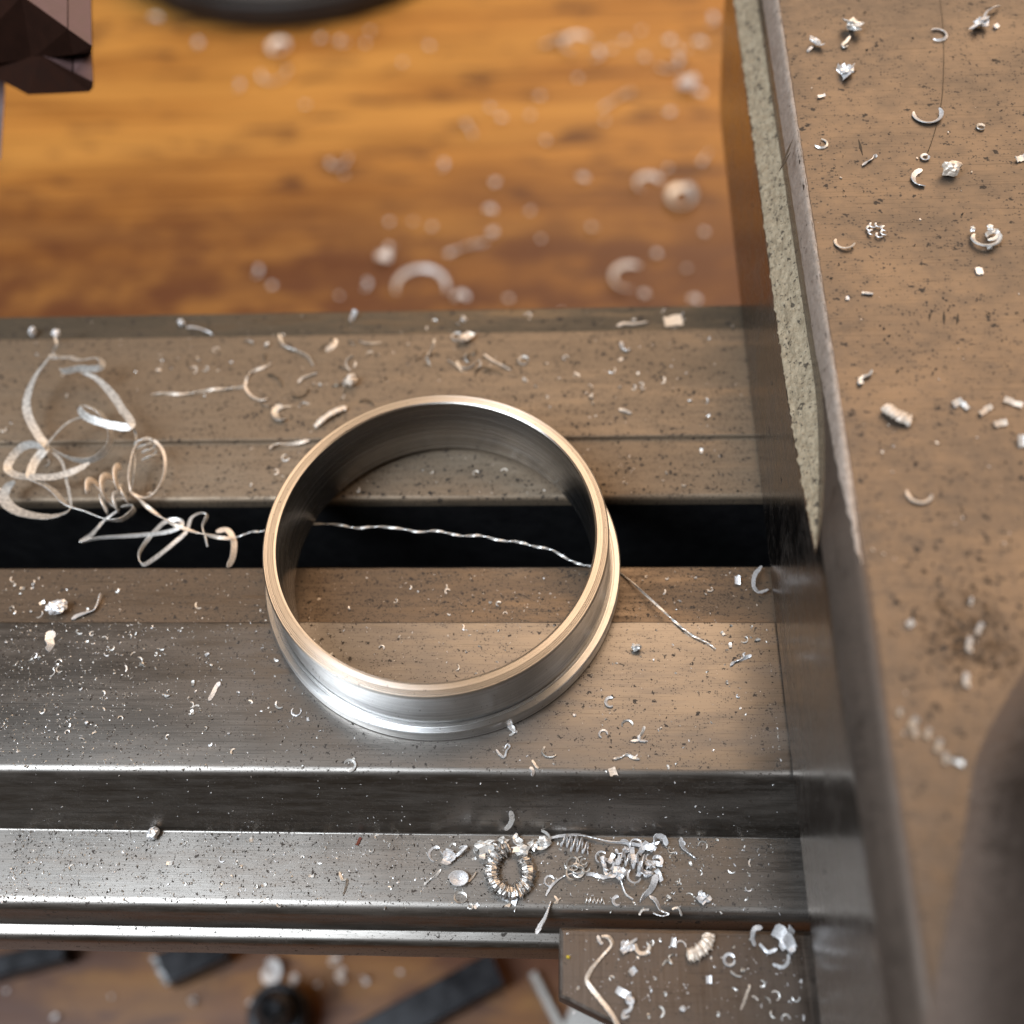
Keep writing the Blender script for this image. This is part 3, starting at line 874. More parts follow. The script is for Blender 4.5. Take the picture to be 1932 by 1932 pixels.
strand('strand', [(360, 960), (500, 800), (600, 735), (690, 715)], 4.5, 0.3, 0.15, 'alu_dull')
strand('strand', [(575, 1440), (560, 1340), (540, 1250), (500, 1080), (420, 1000)], 3.0, 0.35, 0.12, 'alu_dull')
strand('strand', [(1050, 1310), (1035, 1180), (1060, 1030), (1110, 930), (1180, 888), (1260, 920), (1322, 1020), (1322, 1180), (1260, 1310), (1180, 1362), (1100, 1350), (1040, 1305)], lambda f: 2.6 + 1.5 * math.sin(6 * f), 0.33, 0.2, 'alu_tan', 3)
strand('strand', [(1060, 1300), (1085, 1100), (1095, 900), (1085, 830), (1055, 785)], lambda f: 2.4 + 3 * f, 0.28, 0.15, 'alu_dull', 2)
strand('strand', [(960, 1460), (830, 1560), (740, 1660), (650, 1725), (800, 1690), (1100, 1670), (1350, 1640), (1462, 1590), (1440, 1548), (1330, 1560), (1200, 1690), (1120, 1820), (1150, 1905), (1250, 1850), (1400, 1730), (1500, 1640), (1540, 1530), (1620, 1488), (1665, 1510), (1630, 1600), (1650, 1680), (1670, 1760)],
       lambda f: -0.4 - 1.2 * f, 0.48, 0.16, 'alu', 4, rag=0.05)
strand('strand', [(1740, 1640), (1830, 1628), (1882, 1720), (1872, 1850), (1830, 1925)], -1.2, 0.75, 0.15, 'alu_tan', 0.6)
strand('strand', [(1040, 1310), (1130, 1390), (1250, 1490), (1400, 1580), (1600, 1650), (1800, 1690), (1900, 1690)], lambda f: 1.6 - 2.2 * f, 0.45, 0.16, 'alu_tan', 5)
def t2p(u, v, z): return at(u * 0.23437, 618.9 + v * 0.23437, z)
hp = helix_path(t2p(735, 1340, 2.4), t2p(1010, 1230, 3.2), 1.7, 2.4, 16, 1.0)
v, f = ribbon(hp, 1.25, 0.13, (0.9, 0.3, 0.2), 0, 0, False); put('coil', v, f, M['alu_tan'], tang, smooth=True)
hp = helix_path(t2p(840, 1440, 1.4), t2p(1030, 1330, 1.8), 1.4, 2.5, 16)
v, f = ribbon(hp, 1.0, 0.13, (0.9, 0.3, 0.2), 0, 0, False); put('coil', v, f, M['alu'], tang, smooth=True)
hp = helix_path(t2p(1150, 905, 3.5), t2p(1225, 1050, 2.0), 1.3, 3.5, 14)
v, f = ribbon(hp, 0.4, 0.1, (0.2, 0.9, 0.2), 0, 0, False); put('coil', v, f, M['alu'], tang, smooth=True)
v, f = ribbon(catmull(t2([(440, 60), (455, 130), (430, 200), (470, 235)], lambda f: 8 - 2 * f), 5), 0.5, 0.14, (0, 0, 1), 2); put('strand', v, f, M['alu_dull'], tang)

# --- twisted wire through the ring
wp = []
for u, v_, z in [(-60, 870, -1.0), (0, 850, -0.8), (60, 830, -0.6), (105, 828, -0.6), (230, 805, -0.8), (365, 792, -1), (480, 797, -1), (560, 812, -1), (660, 805, -1), (780, 815, -1), (860, 830, -1), (950, 825, -1), (1010, 838, -1), (1080, 850, -1), (1160, 848, -1),
             (1250, 870, -1), (1350, 880, -1), (1420, 900, -1), (1500, 915, -1), (1580, 960, -1), (1640, 985, -1), (1690, 994, -1.2), (1760, 1005, -1.9), (1840, 1030, -1.9)]:
    wp.append(at((600 + u / 1.932) * 0.75469, (900 + v_ / 1.932) * 0.75469, z))
for u, v_, z in [(0, 1565, 0.2), (60, 1620, 0.35), (150, 1690, 0.35), (230, 1730, 0.3), (278, 1765, 0.3)]:
    wp.append(at((1660 + u / 2.1467) * 0.75469, (800 + v_ / 2.1467) * 0.75469, z))
chip('twisted_wire', ribbon(catmull(wp, 9), 0.34, 0.11, (0, 0, 1), 70, 0, True), 'alu', 'long thin twisted wire chip passing under the ring across the black slot', 'metal wire', smooth=False)

# --- individually placed chips.  coordinates are photo pixels (1932 wide)
def C(px, py): return at(px, py, TOPZ + 0.05)
def arc_chip(name, px, py, z, r_px, a0, a1, w_px, label, mat='alu', rise=0.0, spiral=0.0, squash=1.0, upright=False, cat='metal curl', group=None, th=0.12, rag=0.06, n=24):
    p = at(px, py, z); k = px_mm(p)
    path = arc_path(p, r_px * k, a0, a1, n, squash, 0.0, rise, spiral)
    nrm = (0, 0, 1)
    vf = ribbon(path, max(0.2, w_px * k * 1.15), th, nrm, 0.6 if not upright else 0.2, 0.25 if not upright else math.pi / 2 - 0.2, True, rag, int(px))
    return chip(name, rest(vf, z), mat, label, cat, group, smooth=False)
def lump_chip(px, py, z, sx, sy, sz, label, mat='alu_white', seed=0, rough=0.7, tail=None, name='metal_chip', cat='metal chip', freq=1.8, sub=3):
    p = at(px, py, z); k = px_mm(p)
    parts = [rest(crumple(p, sx * k * 1.5, sy * k * 1.6, sz * k * 1.2, seed + px * 0.01) if rough >= .6 else lump(p, sx * k, sy * k, sz * k, seed + px * 0.01, rough, sub, freq), z)]
    if tail:
        pts = [at(a_, b2, z + dz) for a_, b2, dz in tail]
        parts.append(ribbon(catmull(pts, 6), 0.45, 0.14, (0, 0, 1), 1.2))
    return chip(name, join(*parts), mat, label, cat, None, smooth=False)
def strip_chip(pts, z, w_px, label, mat='alu', twist=1.0, name='metal_strip', cat='metal chip', dz=None, th=0.12, rag=0.09, group=None, t0=0.2):
    P = [at(a_, b2, z + (dz[i] if dz else 0.2)) for i, (a_, b2) in enumerate(pts)]
    k = px_mm(P[0])
    return chip(name, ribbon(catmull(P, 7), max(0.17, w_px * k * 1.08), th, (0, 0, 1), twist, t0, True, rag, int(pts[0][0])), mat, label, cat, group, smooth=False)
def flake_chip(px, py, z, L, W, rot, label, mat='alu_white', tilt=0.3, bend=0.4, seed=1, name='metal_flake', group=None, th=0.16):
    p = at(px, py, z); k = px_mm(p)
    return chip(name, rest(flake(p, L * k, W * k, math.radians(rot), tilt, th, bend, seed), z), mat, label, 'metal flake', group, smooth=False)
TZ = TOPZ + 0.03
# carriage top
lump_chip(1540, 86, TZ, 9, 7, 9, 'small bright crumpled chip by the cast edge near the top of the carriage', seed=1, tail=[(1533, 88, .3), (1526, 94, .2), (1524, 98, .1)])
lump_chip(1606, 58, TZ, 14, 10, 12, 'folded silver chip with a curled tail near the top of the carriage', 'alu', seed=2, tail=[(1604, 68, .6), (1597, 78, .3), (1590, 84, .2), (1592, 90, .2), (1600, 86, .2)])
lump_chip(1598, 141, TZ, 15, 9, 8, 'jagged bright white chip alone below two others on the carriage top', seed=3, rough=0.9, tail=[(1600, 136, .8), (1607, 126, .9), (1612, 120, .8)])
arc_chip('metal_curl', 1768, 67, TZ, 17, 120, -125, 4.5, 'thin C-shaped curl open to the left at the top of the carriage', 'alu_white', squash=1.0)
v1 = [(1828, 55, .3), (1843, 46, .8), (1856, 34, .9), (1862, 22, .8), (1874, 14, .9), (1887, 11, .4)]
lump_chip(1846, 50, TZ, 12, 8, 8, 'long twisted chip with knobbed ends in the top right corner of the carriage', seed=5, tail=[(a_, b2, c2) for a_, b2, c2 in v1])
flake_chip(1879, 52, TZ, 11, 9, 40, 'tiny pale flake beside the long twisted chip at the top right', seed=11)
arc_chip('metal_curl', 1749, 217, TZ, 25, 160, 385, 7.5, 'large bright crescent curl open upward on the upper carriage', 'alu_white', rise=0.4)
arc_chip('metal_curl', 1850, 241, TZ, 7, 0, 330, 4, 'tiny closed ring chip right of the large crescent curl', 'alu_dull')
flake_chip(1549, 183, TZ, 15, 6, 20, 'tiny white fleck left of the large crescent curl near the cast edge', seed=12)
arc_chip('metal_curl', 1548, 272, TZ, 12, 80, -160, 3.5, 'thin question-mark curl next to the chipped notch of the cast edge', 'alu')
strip_chip([(1627, 312), (1637, 304), (1645, 301), (1650, 295), (1655, 293)], TZ, 6, 'small bent silver strip left of the tiny ring on the carriage', 'alu_white', 2.5)
arc_chip('metal_curl', 1745, 298, TZ, 7, 40, 390, 4, 'tiny bright ring chip right above the thick hooked curl', 'alu_white')
strip_chip([(1740, 320), (1728, 326), (1723, 335), (1729, 346), (1746, 351)], TZ, 9, 'thick hooked curl beside the chunky pale flake on the carriage', 'alu_white', 0.6, cat='metal curl', name='metal_curl')
lump_chip(1790, 328, TZ, 17, 13, 14, 'chunky pale flake standing up with a dark shadow below it', 'alu_tan', seed=9, rough=0.35, freq=1.2)
arc_chip('metal_curl', 1594, 458, TZ, 18, 150, 330, 5.5, 'hook-shaped curl with one shiny tip in mid carriage top', 'alu_tan', rise=0.5)
p = C(1655, 436)
parts = []
for i in range(7):
    a0 = i * 53 + 10
    q = p + Vector((math.cos(a0) * 1.0, math.sin(a0) * 1.0, 0.3))
    parts.append(ribbon(arc_path(q, 0.45, a0 * 7, a0 * 7 + 200, 8), 0.28, 0.12, (0.3, 0.2, 0.9), 0.8))
chip('swarf_clump', join(*parts), 'alu_white', 'small star-like clump of tiny curls above the mid carriage', 'swarf', smooth=False)
p = C(1858, 455); k = px_mm(p)
chip('metal_curl', join(ribbon(arc_path(p + Vector((0, 0, .4)), 24 * k, 140, 380, 20, 0.85, 0, 0.6), 0.6, 0.2, (0, 0, 1), 0.5, 0.3, True, 0.05),
     ribbon(arc_path(p + Vector((0.7, 0.1, .8)), 13 * k, 200, 540, 18, 0.55, 0.5, 0.4), 0.55, 0.2, (0, 0, 1), 0.5, 0.3, True, 0.05),
     lump(p + Vector((-1.5, 1.5, .7)), .35, .4, .3, 3), lump(p + Vector((0.9, 1.3, .9)), .6, .45, .4, 8, .8), lump(p + Vector((0.2, -1.6, .5)), .35, .25, .3, 5)), 'alu', 'large double-looped curl with frayed bright tips at the right edge', 'metal curl', smooth=False)
flake_chip(1847, 513, TZ, 13, 16, 5, 'small square white flake under the double-looped curl', seed=13, bend=0.1, tilt=0.1)
strip_chip([(1626, 552), (1637, 553), (1648, 554)], TZ, 6, 'short straight white bit on the carriage above three dark nicks', 'alu_white', 0.3)
flake_chip(1598, 564, TZ, 6, 7, 5, 'tiny white dot beside the cast edge left of the short straight bit', seed=14)
lump_chip(1622, 722, TZ, 5, 6, 5, 'small shiny fleck with a thin tail near the cast edge above the corrugated stub', 'alu', seed=15, tail=[(1622, 718, .3), (1630, 710, .4), (1641, 706, .4), (1645, 698, .3)])
chip('metal_wire', ribbon(catmull([at(a_, b2, TZ + .08) for a_, b2 in [(1772, -12), (1779, 40), (1781, 90), (1780, 150), (1776, 195), (1766, 240), (1755, 275), (1743, 303)]], 7), 07e-2, .05, (0, 0, 1), 1), 'dark_sliver', 'hair-thin wire running down the carriage past the large crescent curl', 'metal wire', smooth=False)
# corrugated stub
def corrugated(path, wid, th, waves, amp, mat_scale=1.0, nrm=(0, 0, 1), seed=0):
    n = len(path); V = []; F = []
    K = 8
    for i, p in enumerate(path):
        a = path[max(i - 1, 0)]; b2 = path[min(i + 1, n - 1)]
        t = (b2 - a).normalized(); s = t.cross(Vector(nrm)).normalized(); u = s.cross(t)
        f = i / (n - 1)
        ph = (f * waves) % 1.0
        ph = (f * waves + 0.5 * noise.noise(Vector((f * waves * 0.7, seed, 2)))) % 1.0
        bul = 1 + amp * (1 - 2 * ph) + 0.22 * noise.noise(Vector((i * 0.8, seed, 0)))
        end = min(1, 0.45 + 7 * min(f, 1 - f))
        for k in range(K):
            an = 2 * math.pi * k / K
            jj = 1 + 0.42 * noise.noise(Vector((i * 0.55, k * 1.7, seed)))
            V.append(p + (s * math.cos(an) * wid / 2 + u * math.sin(an) * th / 2) * bul * end * jj)
        if i:
            for k in range(K):
                k2 = (k + 1) % K
                F.append(((i - 1) * K + k, (i - 1) * K + k2, i * K + k2, i * K + k))
    F.append(tuple(range(K))); F.append(tuple(range((n - 1) * K, n * K)))
    return V, F
pp = catmull([at(1669, 767, TZ + .5), at(1683, 776, TZ + .8), at(1700, 786, TZ + .8), at(1720, 795, TZ + .4)], 12)
chip('metal_curl', corrugated(pp, 1.5, 1.0, 7, 0.2, seed=3), 'alu_tan', 'copper-tinted corrugated stub on the carriage right of the cast patch', 'metal chip', smooth=False)
arc_chip('metal_curl', 1734, 930, TZ, 23, 170, 345, 6, 'dull tan crescent curl alone in the middle of the carriage', 'alu_tan')
for i, (a_, b2, L, W, ro, lb) in enumerate([
    (1805, 762, 20, 12, 30, 'pale ragged flake left of a row of flakes near the dark stain'), (1820, 768, 18, 9, -60, 'thin upright flake amid the row near the dark stain'),
    (1858, 776, 30, 10, 38, 'short tan stub in the row of flakes near the right edge'), (1910, 762, 34, 11, -25, 'tan rod-like flake at the right edge above the dark stain'),
    (1886, 801, 24, 11, 15, 'bright oval flake below the tan stub at the right'), (1926, 836, 14, 22, 0, 'bright flake touching the right edge of the picture'),
    (1924, 302, 18, 12, 20, 'bright leaf-shaped fleck at the right edge of the upper carriage'), (1716, 1178, 14, 12, 40, 'blurred pale crumb above the dark grime on the lower carriage'),
    (1831, 1136, 16, 6, 70, 'narrow pale sliver above the dark grime on the carriage'), (1828, 1218, 30, 10, 75, 'long pale sliver in the dark grime at the right'),
    (1846, 1188, 26, 8, 60, 'thin pale sliver above the long one in the grime'), (1822, 1285, 28, 12, 80, 'lowest pale flake in the dark grime of the carriage')]):
    flake_chip(a_, b2, TZ, L, W, ro, lb, 'alu_tan' if 'tan' in lb else 'alu', seed=20 + i, tilt=0.4)
for i, (a_, b2, L, W, ro) in enumerate([(1697, 1345, 14, 9, 60), (1722, 1365, 26, 12, 50), (1726, 1384, 16, 10, 60), (1750, 1385, 20, 10, 60), (1770, 1408, 26, 10, 65), (1783, 1432, 22, 9, 80), (1800, 1437, 30, 8, -20)]):
    flake_chip(a_, b2, TZ, L, W, ro, 'pale blurred flake in the trail of flakes on the lower carriage', 'alu_dull', seed=50 + i, group='trail of flakes on the lower carriage')

# rear rail
def rb(px, py): return onbed(px, py).z + 0.02
lump_chip(344, 613, rb(344, 618), 6, 5, 6, 'bright bead on the rear step with a dark strand to its right', seed=31, rough=.3, tail=[(352, 617, .5), (370, 618, .8), (390, 624, .5), (402, 632, .2)])
lump_chip(66, 632, rb(66, 634), 6, 8, 9, 'left one of two white beads on the rear step at the left', seed=32, rough=.25)
lump_chip(108, 632, rb(108, 634) + 3, 8, 7, 6, 'right one of two white beads at the left above the ribbon tangle', seed=33, rough=.25)
strip_chip([(670, 584), (668, 592), (664, 600), (662, 608)], -1.4, 9, 'bright chip standing at the rear edge of the bed in the middle', 'alu_white', 1.2, dz=[1.6, 1.0, .5, .2])
lump_chip(880, 640, .02, 9, 10, 10, 'crumpled pale lump with a dark shadow beside a small ring on the rear rail', 'alu_tan', seed=35, rough=.8)
arc_chip('metal_curl', 862, 636, 0.02, 9, 0, 320, 3, 'small thin ring touching the crumpled lump on the rear rail', 'alu_dull')
flake_chip(1270, 607, -1.5, 34, 22, 8, 'flat blue-grey square flake on the rear step near the carriage', 'alu_dull', seed=37, bend=0.08, tilt=0.12)
strip_chip([(1165, 615), (1178, 610), (1195, 611), (1222, 607)], -1.5, 8, 'flat pale strip chip on the rear step left of the square flake', 'alu_tan', 0.4)
strip_chip([(1172, 645), (1174, 655), (1183, 662), (1189, 658)], 0, 7, 'small bright chip on the rear rail below the flat strip chip', 'alu_white', 1.5)
strip_chip([(634, 640), (630, 650), (622, 657), (615, 662)], 0, 9, 'pale curved chip on the rear rail above the popcorn-like lump', 'alu_tan', 0.7)
lump_chip(664, 725, .02, 10, 9, 9, 'pale popcorn-like lump on the rear rail behind the ring', 'alu_tan', seed=40, rough=.5)
strip_chip([(526, 630), (535, 650), (560, 662), (580, 672), (592, 690)], 0, 6, 'dark grey bent strand running down the rear rail', 'alu_dull', 2)
strip_chip([(563, 722), (572, 712), (590, 706), (600, 704)], 0, 7, 'pale kinked strand left of the popcorn-like lump', 'alu_tan', 1)
strip_chip([(286, 744), (310, 742), (340, 744), (370, 740), (400, 735), (430, 733), (460, 728), (466, 712), (478, 700), (500, 692), (512, 685)], 0, 4.5, 'long thin wavy wire on the rear rail between tangle and ring', 'alu_tan', 14, 'metal_wire', 'metal wire')
strip_chip([(462, 728), (468, 740), (480, 750), (495, 755), (505, 752)], 0, 5, 'short pale hook joining the end of the long wavy wire', 'alu_tan', 1, cat='metal curl', name='metal_curl')
arc_chip('metal_curl', 537, 780, 0.02, 18, 110, 290, 11, 'dull thick hook-shaped curl on the rear rail left of the ring', 'alu_dull', rise=0.3)
pp = catmull([at(594, 806, .4), at(610, 790, .9), at(634, 775, .9), at(655, 768, .4)], 10)
chip('metal_chip', corrugated(pp, 1.0, .6, 6, 0.2, seed=8), 'alu_tan', 'serrated leaf-like chip touching the back of the ring at its left', 'metal chip', smooth=False)
strip_chip([(508, 846), (520, 838), (540, 838), (560, 836), (585, 830)], -.4, 6, 'thin strand with a lumpy end along the rear rail groove', 'alu_tan', 3)
arc_chip('metal_curl', 988, 681, 0.02, 9, 0, 340, 3.5, 'small dull ring curl on the rear rail right of centre', 'alu_dull')
arc_chip('metal_curl', 880, 682, 0.02, 17, 180, 350, 4, 'thin grey arc on the rear rail behind the ring', 'alu_dull')
strip_chip([(913, 668), (930, 680), (950, 690), (964, 698)], 0, 3.5, 'straight thin needle on the rear rail behind the ring', 'alu_tan', .5)
strip_chip([(1168, 772), (1180, 775), (1192, 780)], 0, 7, 'small pale crescent on the rear rail right of the ring', 'alu', .5)
strip_chip([(820, 640), (815, 660), (806, 672), (812, 690)], 0, 4, 'thin dark wiry strand left of the crumpled lump', 'alu_dull', 3)
rs = random.Random(77)
for i in range(26):
    a_, b2 = (rs.uniform(470, 700), rs.uniform(630, 800)) if i < 16 else (rs.uniform(780, 980), rs.uniform(625, 700))
    p = onbed(a_, b2); an = rs.random() * 6.3; L = rs.uniform(.8, 2.2); cv = rs.uniform(-.7, .7)
    pts_ = [p + Vector((math.cos(an + cv * s_) * L * s_, math.sin(an + cv * s_) * L * s_, .12 + .25 * (1 - s_ * s_))) for s_ in (-1, -.5, 0, .5, 1)]
    chip('metal_sliver', ribbon(catmull(pts_, 4), rs.uniform(.16, .34), .1, (0, 0, 1), rs.uniform(-2, 2), 0, True, .06, i), 'dark_sliver' if i % 3 else 'alu_dull', 'thin dark bent sliver in the scatter on the rear rail behind the ring', 'metal chip', 'dark slivers on the rear rail', smooth=False)
# slot edge and front rail
strip_chip([(1437, 1068), (1424, 1085), (1422, 1105), (1432, 1117), (1450, 1112)], -1.2, 7, 'bright standing hook at the foot of the carriage by the slot', 'alu_white', .4, cat='metal curl', name='metal_curl', dz=[.5, 1.0, .9, .6, .3])
flake_chip(1391, 1096, -1.6, 10, 16, 0, 'small white flake left of the bright hook by the slot', seed=41)
lump_chip(112, 1152, -1.25, 18, 13, 9, 'white rolled chip on the dark inner strip of the front rail, left one', seed=42, rough=.4)
strip_chip([(135, 1168), (150, 1160), (165, 1155), (178, 1150), (186, 1135), (190, 1120)], -1.25, 10, 'white curled strip on the dark inner strip right of the rolled chip', 'alu_white', 1.5)
strip_chip([(98, 1190), (94, 1205), (98, 1215), (90, 1228)], 0, 16, 'broad pale crumpled strip at the far left of the front rail', 'alu_white', .8, rag=.2)
strip_chip([(415, 1287), (408, 1296), (402, 1308), (394, 1322)], 0, 7, 'short bright rod chip on the left half of the front rail', 'alu_white', .4)
lump_chip(1201, 1225, 0.02, 9, 7, 8, 'round silver nugget on the front rail right of the ring', 'alu', seed=45, rough=.4)
strip_chip([(1378, 1256), (1386, 1248), (1398, 1245), (1408, 1240), (1418, 1236)], 0, 6, 'jagged bright sliver on the front rail near the carriage', 'alu_white', 3)
arc_chip('metal_curl', 1152, 1325, 0.02, 9, 60, 300, 4.5, 'small bright horseshoe curl on the front rail right of the flange', 'alu_white')
arc_chip('metal_curl', 1184, 1369, 0.02, 10, 0, 190, 3, 'thin grey arc curl below the small horseshoe curl', 'alu_dull')
strip_chip([(1216, 1370), (1212, 1382), (1205, 1392), (1207, 1398)], 0, 5, 'wriggly upright sliver right of the thin grey arc', 'alu', 2)
strip_chip([(1190, 1398), (1204, 1396), (1206, 1388), (1208, 1397), (1222, 1398)], 0, 5, 'small bright T-shaped bit below the wriggly sliver', 'alu_white', .5)
strip_chip([(1158, 1432), (1172, 1428), (1184, 1424), (1196, 1430), (1208, 1432)], 0, 5, 'wavy pale strand on the front rail edge right of centre', 'alu', 4)
arc_chip('metal_curl', 961, 1378, 0.02, 10, -90, 100, 4, 'thin arc curl tucked at the front of the flange', 'alu')
strip_chip([(958, 1367), (966, 1376), (976, 1382)], 0, 6, 'bright crescent touching the thin arc at the flange', 'alu_white', .4)
strip_chip([(936, 1414), (944, 1424), (952, 1428), (956, 1416), (962, 1408), (957, 1405), (952, 1412)], 0, 4.5, 'bright looped chip on the front rail below the ring', 'alu_white', 1.5, name='metal_curl', cat='metal curl')
strip_chip([(1028, 1408), (1024, 1418), (1030, 1426), (1042, 1428), (1050, 1424)], 0, 4, 'thin grey hooked strand right of the looped chip', 'alu_dull', 1.5)
strip_chip([(1004, 1434), (1010, 1444), (1016, 1450)], 0, 4, 'short tan sliver between looped chip and rail edge', 'alu_tan', .5)
flake_chip(1156, 1457, 0, 14, 16, 20, 'tan rectangular flake lying on the front rail edge', 'alu_tan', seed=47, bend=.1)
strip_chip([(1000, 1447), (1006, 1456), (1003, 1464)], 0, 6, 'bright hooked bit on the front rail edge', 'alu_white', 1)
arc_chip('metal_curl', 660, 1445, 0.02, 11, -120, 160, 4, 'thin bright arc on the left front rail edge', 'alu')
# ledge
LZ = -10.97
lump_chip(292, 1574, LZ, 11, 12, 10, 'rounded white chip leaning on the dark flank at the left', seed=51, rough=.25)
flake_chip(677, 1588, LZ, 16, 5, 65, 'small red-brown sliver on the ledge left of centre', 'red_chip', seed=52)
strip_chip([(963, 1530), (966, 1545), (962, 1556), (953, 1566)], -7.8, 9, 'pointed silver chip stuck on the dark flank above the curl pile', 'alu', .8, dz=[1.8, 1.0, .3, -.3])
lump_chip(850, 1618, LZ, 15, 8, 9, 'angular white chip with spikes left of the U-shaped curl', seed=54, rough=.9, tail=[(862, 1615, 1), (872, 1605, 1.4), (880, 1597, 1.2), (866, 1600, 1.0)])
arc_chip('metal_curl', 823, 1612, LZ, 13, 60, 260, 4, 'thin white hook left of the angular chip on the ledge', 'alu_white')
p = at(866, 1659, LZ + .4); k = px_mm(p)
chip('metal_curl', rest(ribbon([Vector((p.x + math.cos(i * .45) * (3 + i * .28) * k * 1.1, p.y + math.sin(i * .45) * (3 + i * .28) * k * .8, p.z + .02 * i)) for i in range(50)], .6, .14, (0, 0, 1), .4, .4), LZ), 'alu_white', 'flat bright spiral coil on the ledge left of the U-shaped curl', 'metal curl', smooth=False)
strip_chip([(884, 1664), (892, 1655), (898, 1645)], LZ, 4, 'small tan tail strand beside the flat spiral coil', 'alu_tan', 1)
arc_chip('metal_curl', 869, 1694, LZ, 12, 0, 350, 3.5, 'thin ring curl below the flat spiral coil', 'alu_dull', squash=.8)
arc_chip('metal_curl', 855, 1597, LZ, 5, 0, 200, 3, 'tiny arc above the angular white chip', 'alu')
# the large corrugated U
pp = catmull([at(962, 1598, LZ + 1.6), at(944, 1607, LZ + 1.5), at(930, 1627, LZ + 1.3), at(928, 1650, LZ + 1.1), at(938, 1671, LZ + 1.1), at(958, 1684, LZ + 1.1), at(978, 1680, LZ + 1.1), at(993, 1664, LZ + 1.2), at(997, 1645, LZ + 1.2), at(990, 1626, LZ + 1.0), at(981, 1616, LZ + .7)], 9)
chip('metal_curl', corrugated(pp, 2.0, 1.1, 17, 0.2, seed=1), 'alu_curl', 'large corrugated U-shaped curl in the middle of the front ledge', 'metal curl', smooth=False)
flake_chip(962, 1698, LZ, 28, 12, -18, 'bright white flake below the large U-shaped curl', seed=56)
# clump above the U
parts = []
rn = random.Random(5)
for i in range(16):
    q = at(905 + rn.random() * 125, 1583 + rn.random() * 26, LZ + .4 + rn.random() * 1.6)
    if i % 3 == 0: parts.append(lump(q, .5 + rn.random() * .6, .4 + rn.random() * .3, .4, i, .9, 2, 2.2))
    elif i % 3 == 1: parts.append(ribbon(arc_path(q, .5 + rn.random() * .8, *(lambda q: (q, q + rn.uniform(70, 230)))(rn.random() * 360), 12, 1, 0, rn.uniform(-.4, .4)), .35 + rn.random() * .3, .12, (rn.uniform(-.6, .6), rn.uniform(-.6, .6), 1), 1))
    else: parts.append(flake(q, 1.3 + rn.random(), .8, rn.random() * 6, rn.uniform(-.6, .6), .1, .5, i))
parts.append(lump(at(1026, 1588, LZ + 1.1), .95, .6, .7, 3, .5, 3, 1.6))
chip('swarf_clump', join(*parts), 'alu', 'crumpled heap of silver swarf against the flank above the U-shaped curl', 'swarf', smooth=False)
strip_chip([(1012, 1762), (1020, 1745), (1028, 1732), (1034, 1715), (1040, 1700)], LZ, 9, 'straight white splinter hanging over the front edge of the ledge', 'alu_white', 1.5, dz=[.4, .5, .6, .6, .5], rag=.12)
# curly strand heap right of the U
hp = helix_path(at(1062, 1585, LZ + 1.0), at(1112, 1600, LZ + .9), .75, 5, 12)
chip('metal_curl', ribbon(hp, .5, .14, (1, .2, .1), 0, 0, False), 'alu_white', 'fat spring-like coil against the flank right of the swarf heap', 'metal curl', smooth=False)
strip_chip([(1032, 1583), (1060, 1577), (1095, 1575), (1125, 1582), (1150, 1588), (1180, 1590), (1205, 1594), (1230, 1594), (1245, 1588)], LZ, 6, 'long pale strand along the foot of the dark flank', 'alu_white', 3, 'metal_wire', 'metal wire', dz=[.6, .8, 1, .9, .7, .6, .6, .7, 1.2])
strip_chip([(1030, 1690), (1040, 1672), (1055, 1658), (1075, 1650), (1100, 1648), (1120, 1650), (1140, 1655), (1160, 1650), (1172, 1660), (1180, 1685), (1195, 1697)], LZ, 7, 'long bent white strand across the ledge right of the U-shaped curl', 'alu_white', 5, 'metal_wire', 'metal wire', rag=.12)
strip_chip([(1258, 1595), (1252, 1580), (1238, 1578), (1236, 1592)], LZ, 9, 'folded bright tab at the right end of the strand along the flank', 'alu_white', 1, dz=[.6, 1.2, 1.4, .8])
parts = []
for i in range(34):
    q = at(1135 + rn.random() * 110, 1592 + rn.random() * 62, LZ + .3 + rn.random() * 1.4)
    kind = i % 4
    if kind == 0: parts.append(lump(q, .35 + rn.random() * .45, .3 + rn.random() * .3, .35, i + 30, .9, 2, 2.2))
    elif kind in (1, 2): parts.append(ribbon(arc_path(q, .5 + rn.random() * .7, *(lambda q: (q, q + rn.uniform(70, 230)))(rn.random() * 360), 14, 1, 0, rn.uniform(-.4, .4)), .25 + rn.random() * .3, .12, (rn.uniform(-.7, .7), rn.uniform(-.7, .7), 1), 1))
    else: parts.append(flake(q, 1.2 + rn.random(), .7, rn.random() * 6, rn.uniform(-.7, .7), .1, .6, i + 60))
hp = helix_path(at(1168, 1618, LZ + 1.2), at(1215, 1630, LZ + 1.2), .85, 3.5, 12)
parts.append(ribbon(hp, .7, .12, (1, .2, .1), 0, 0, False))
chip('swarf_clump', join(*parts), 'alu_white', 'curly nest of white swarf on the brown right part of the ledge', 'swarf', smooth=False)
parts = []
for i in range(9):
    q = at(1078 + rn.random() * 30, 1625 + rn.random() * 22, LZ + .3 + rn.random() * .8)
    parts.append(ribbon(arc_path(q, .4 + rn.random() * .7, *(lambda q: (q, q + rn.uniform(110, 300)))(rn.random() * 360), 14, 1, 0, .2), .22, .1, (rn.uniform(-.6, .6), rn.uniform(-.6, .6), 1), 1))
chip('swarf_clump', join(*parts), 'alu_dull', 'loose cluster of thin loops between the U-shaped curl and the curly nest', 'swarf', smooth=False)
strip_chip([(1238, 1650), (1234, 1665), (1228, 1678), (1216, 1690), (1208, 1702)], LZ, 12, 'broad pointed white blade below the curly nest', 'alu_white', 1.2, dz=[1.3, 1.1, .8, .5, .3], rag=.1)
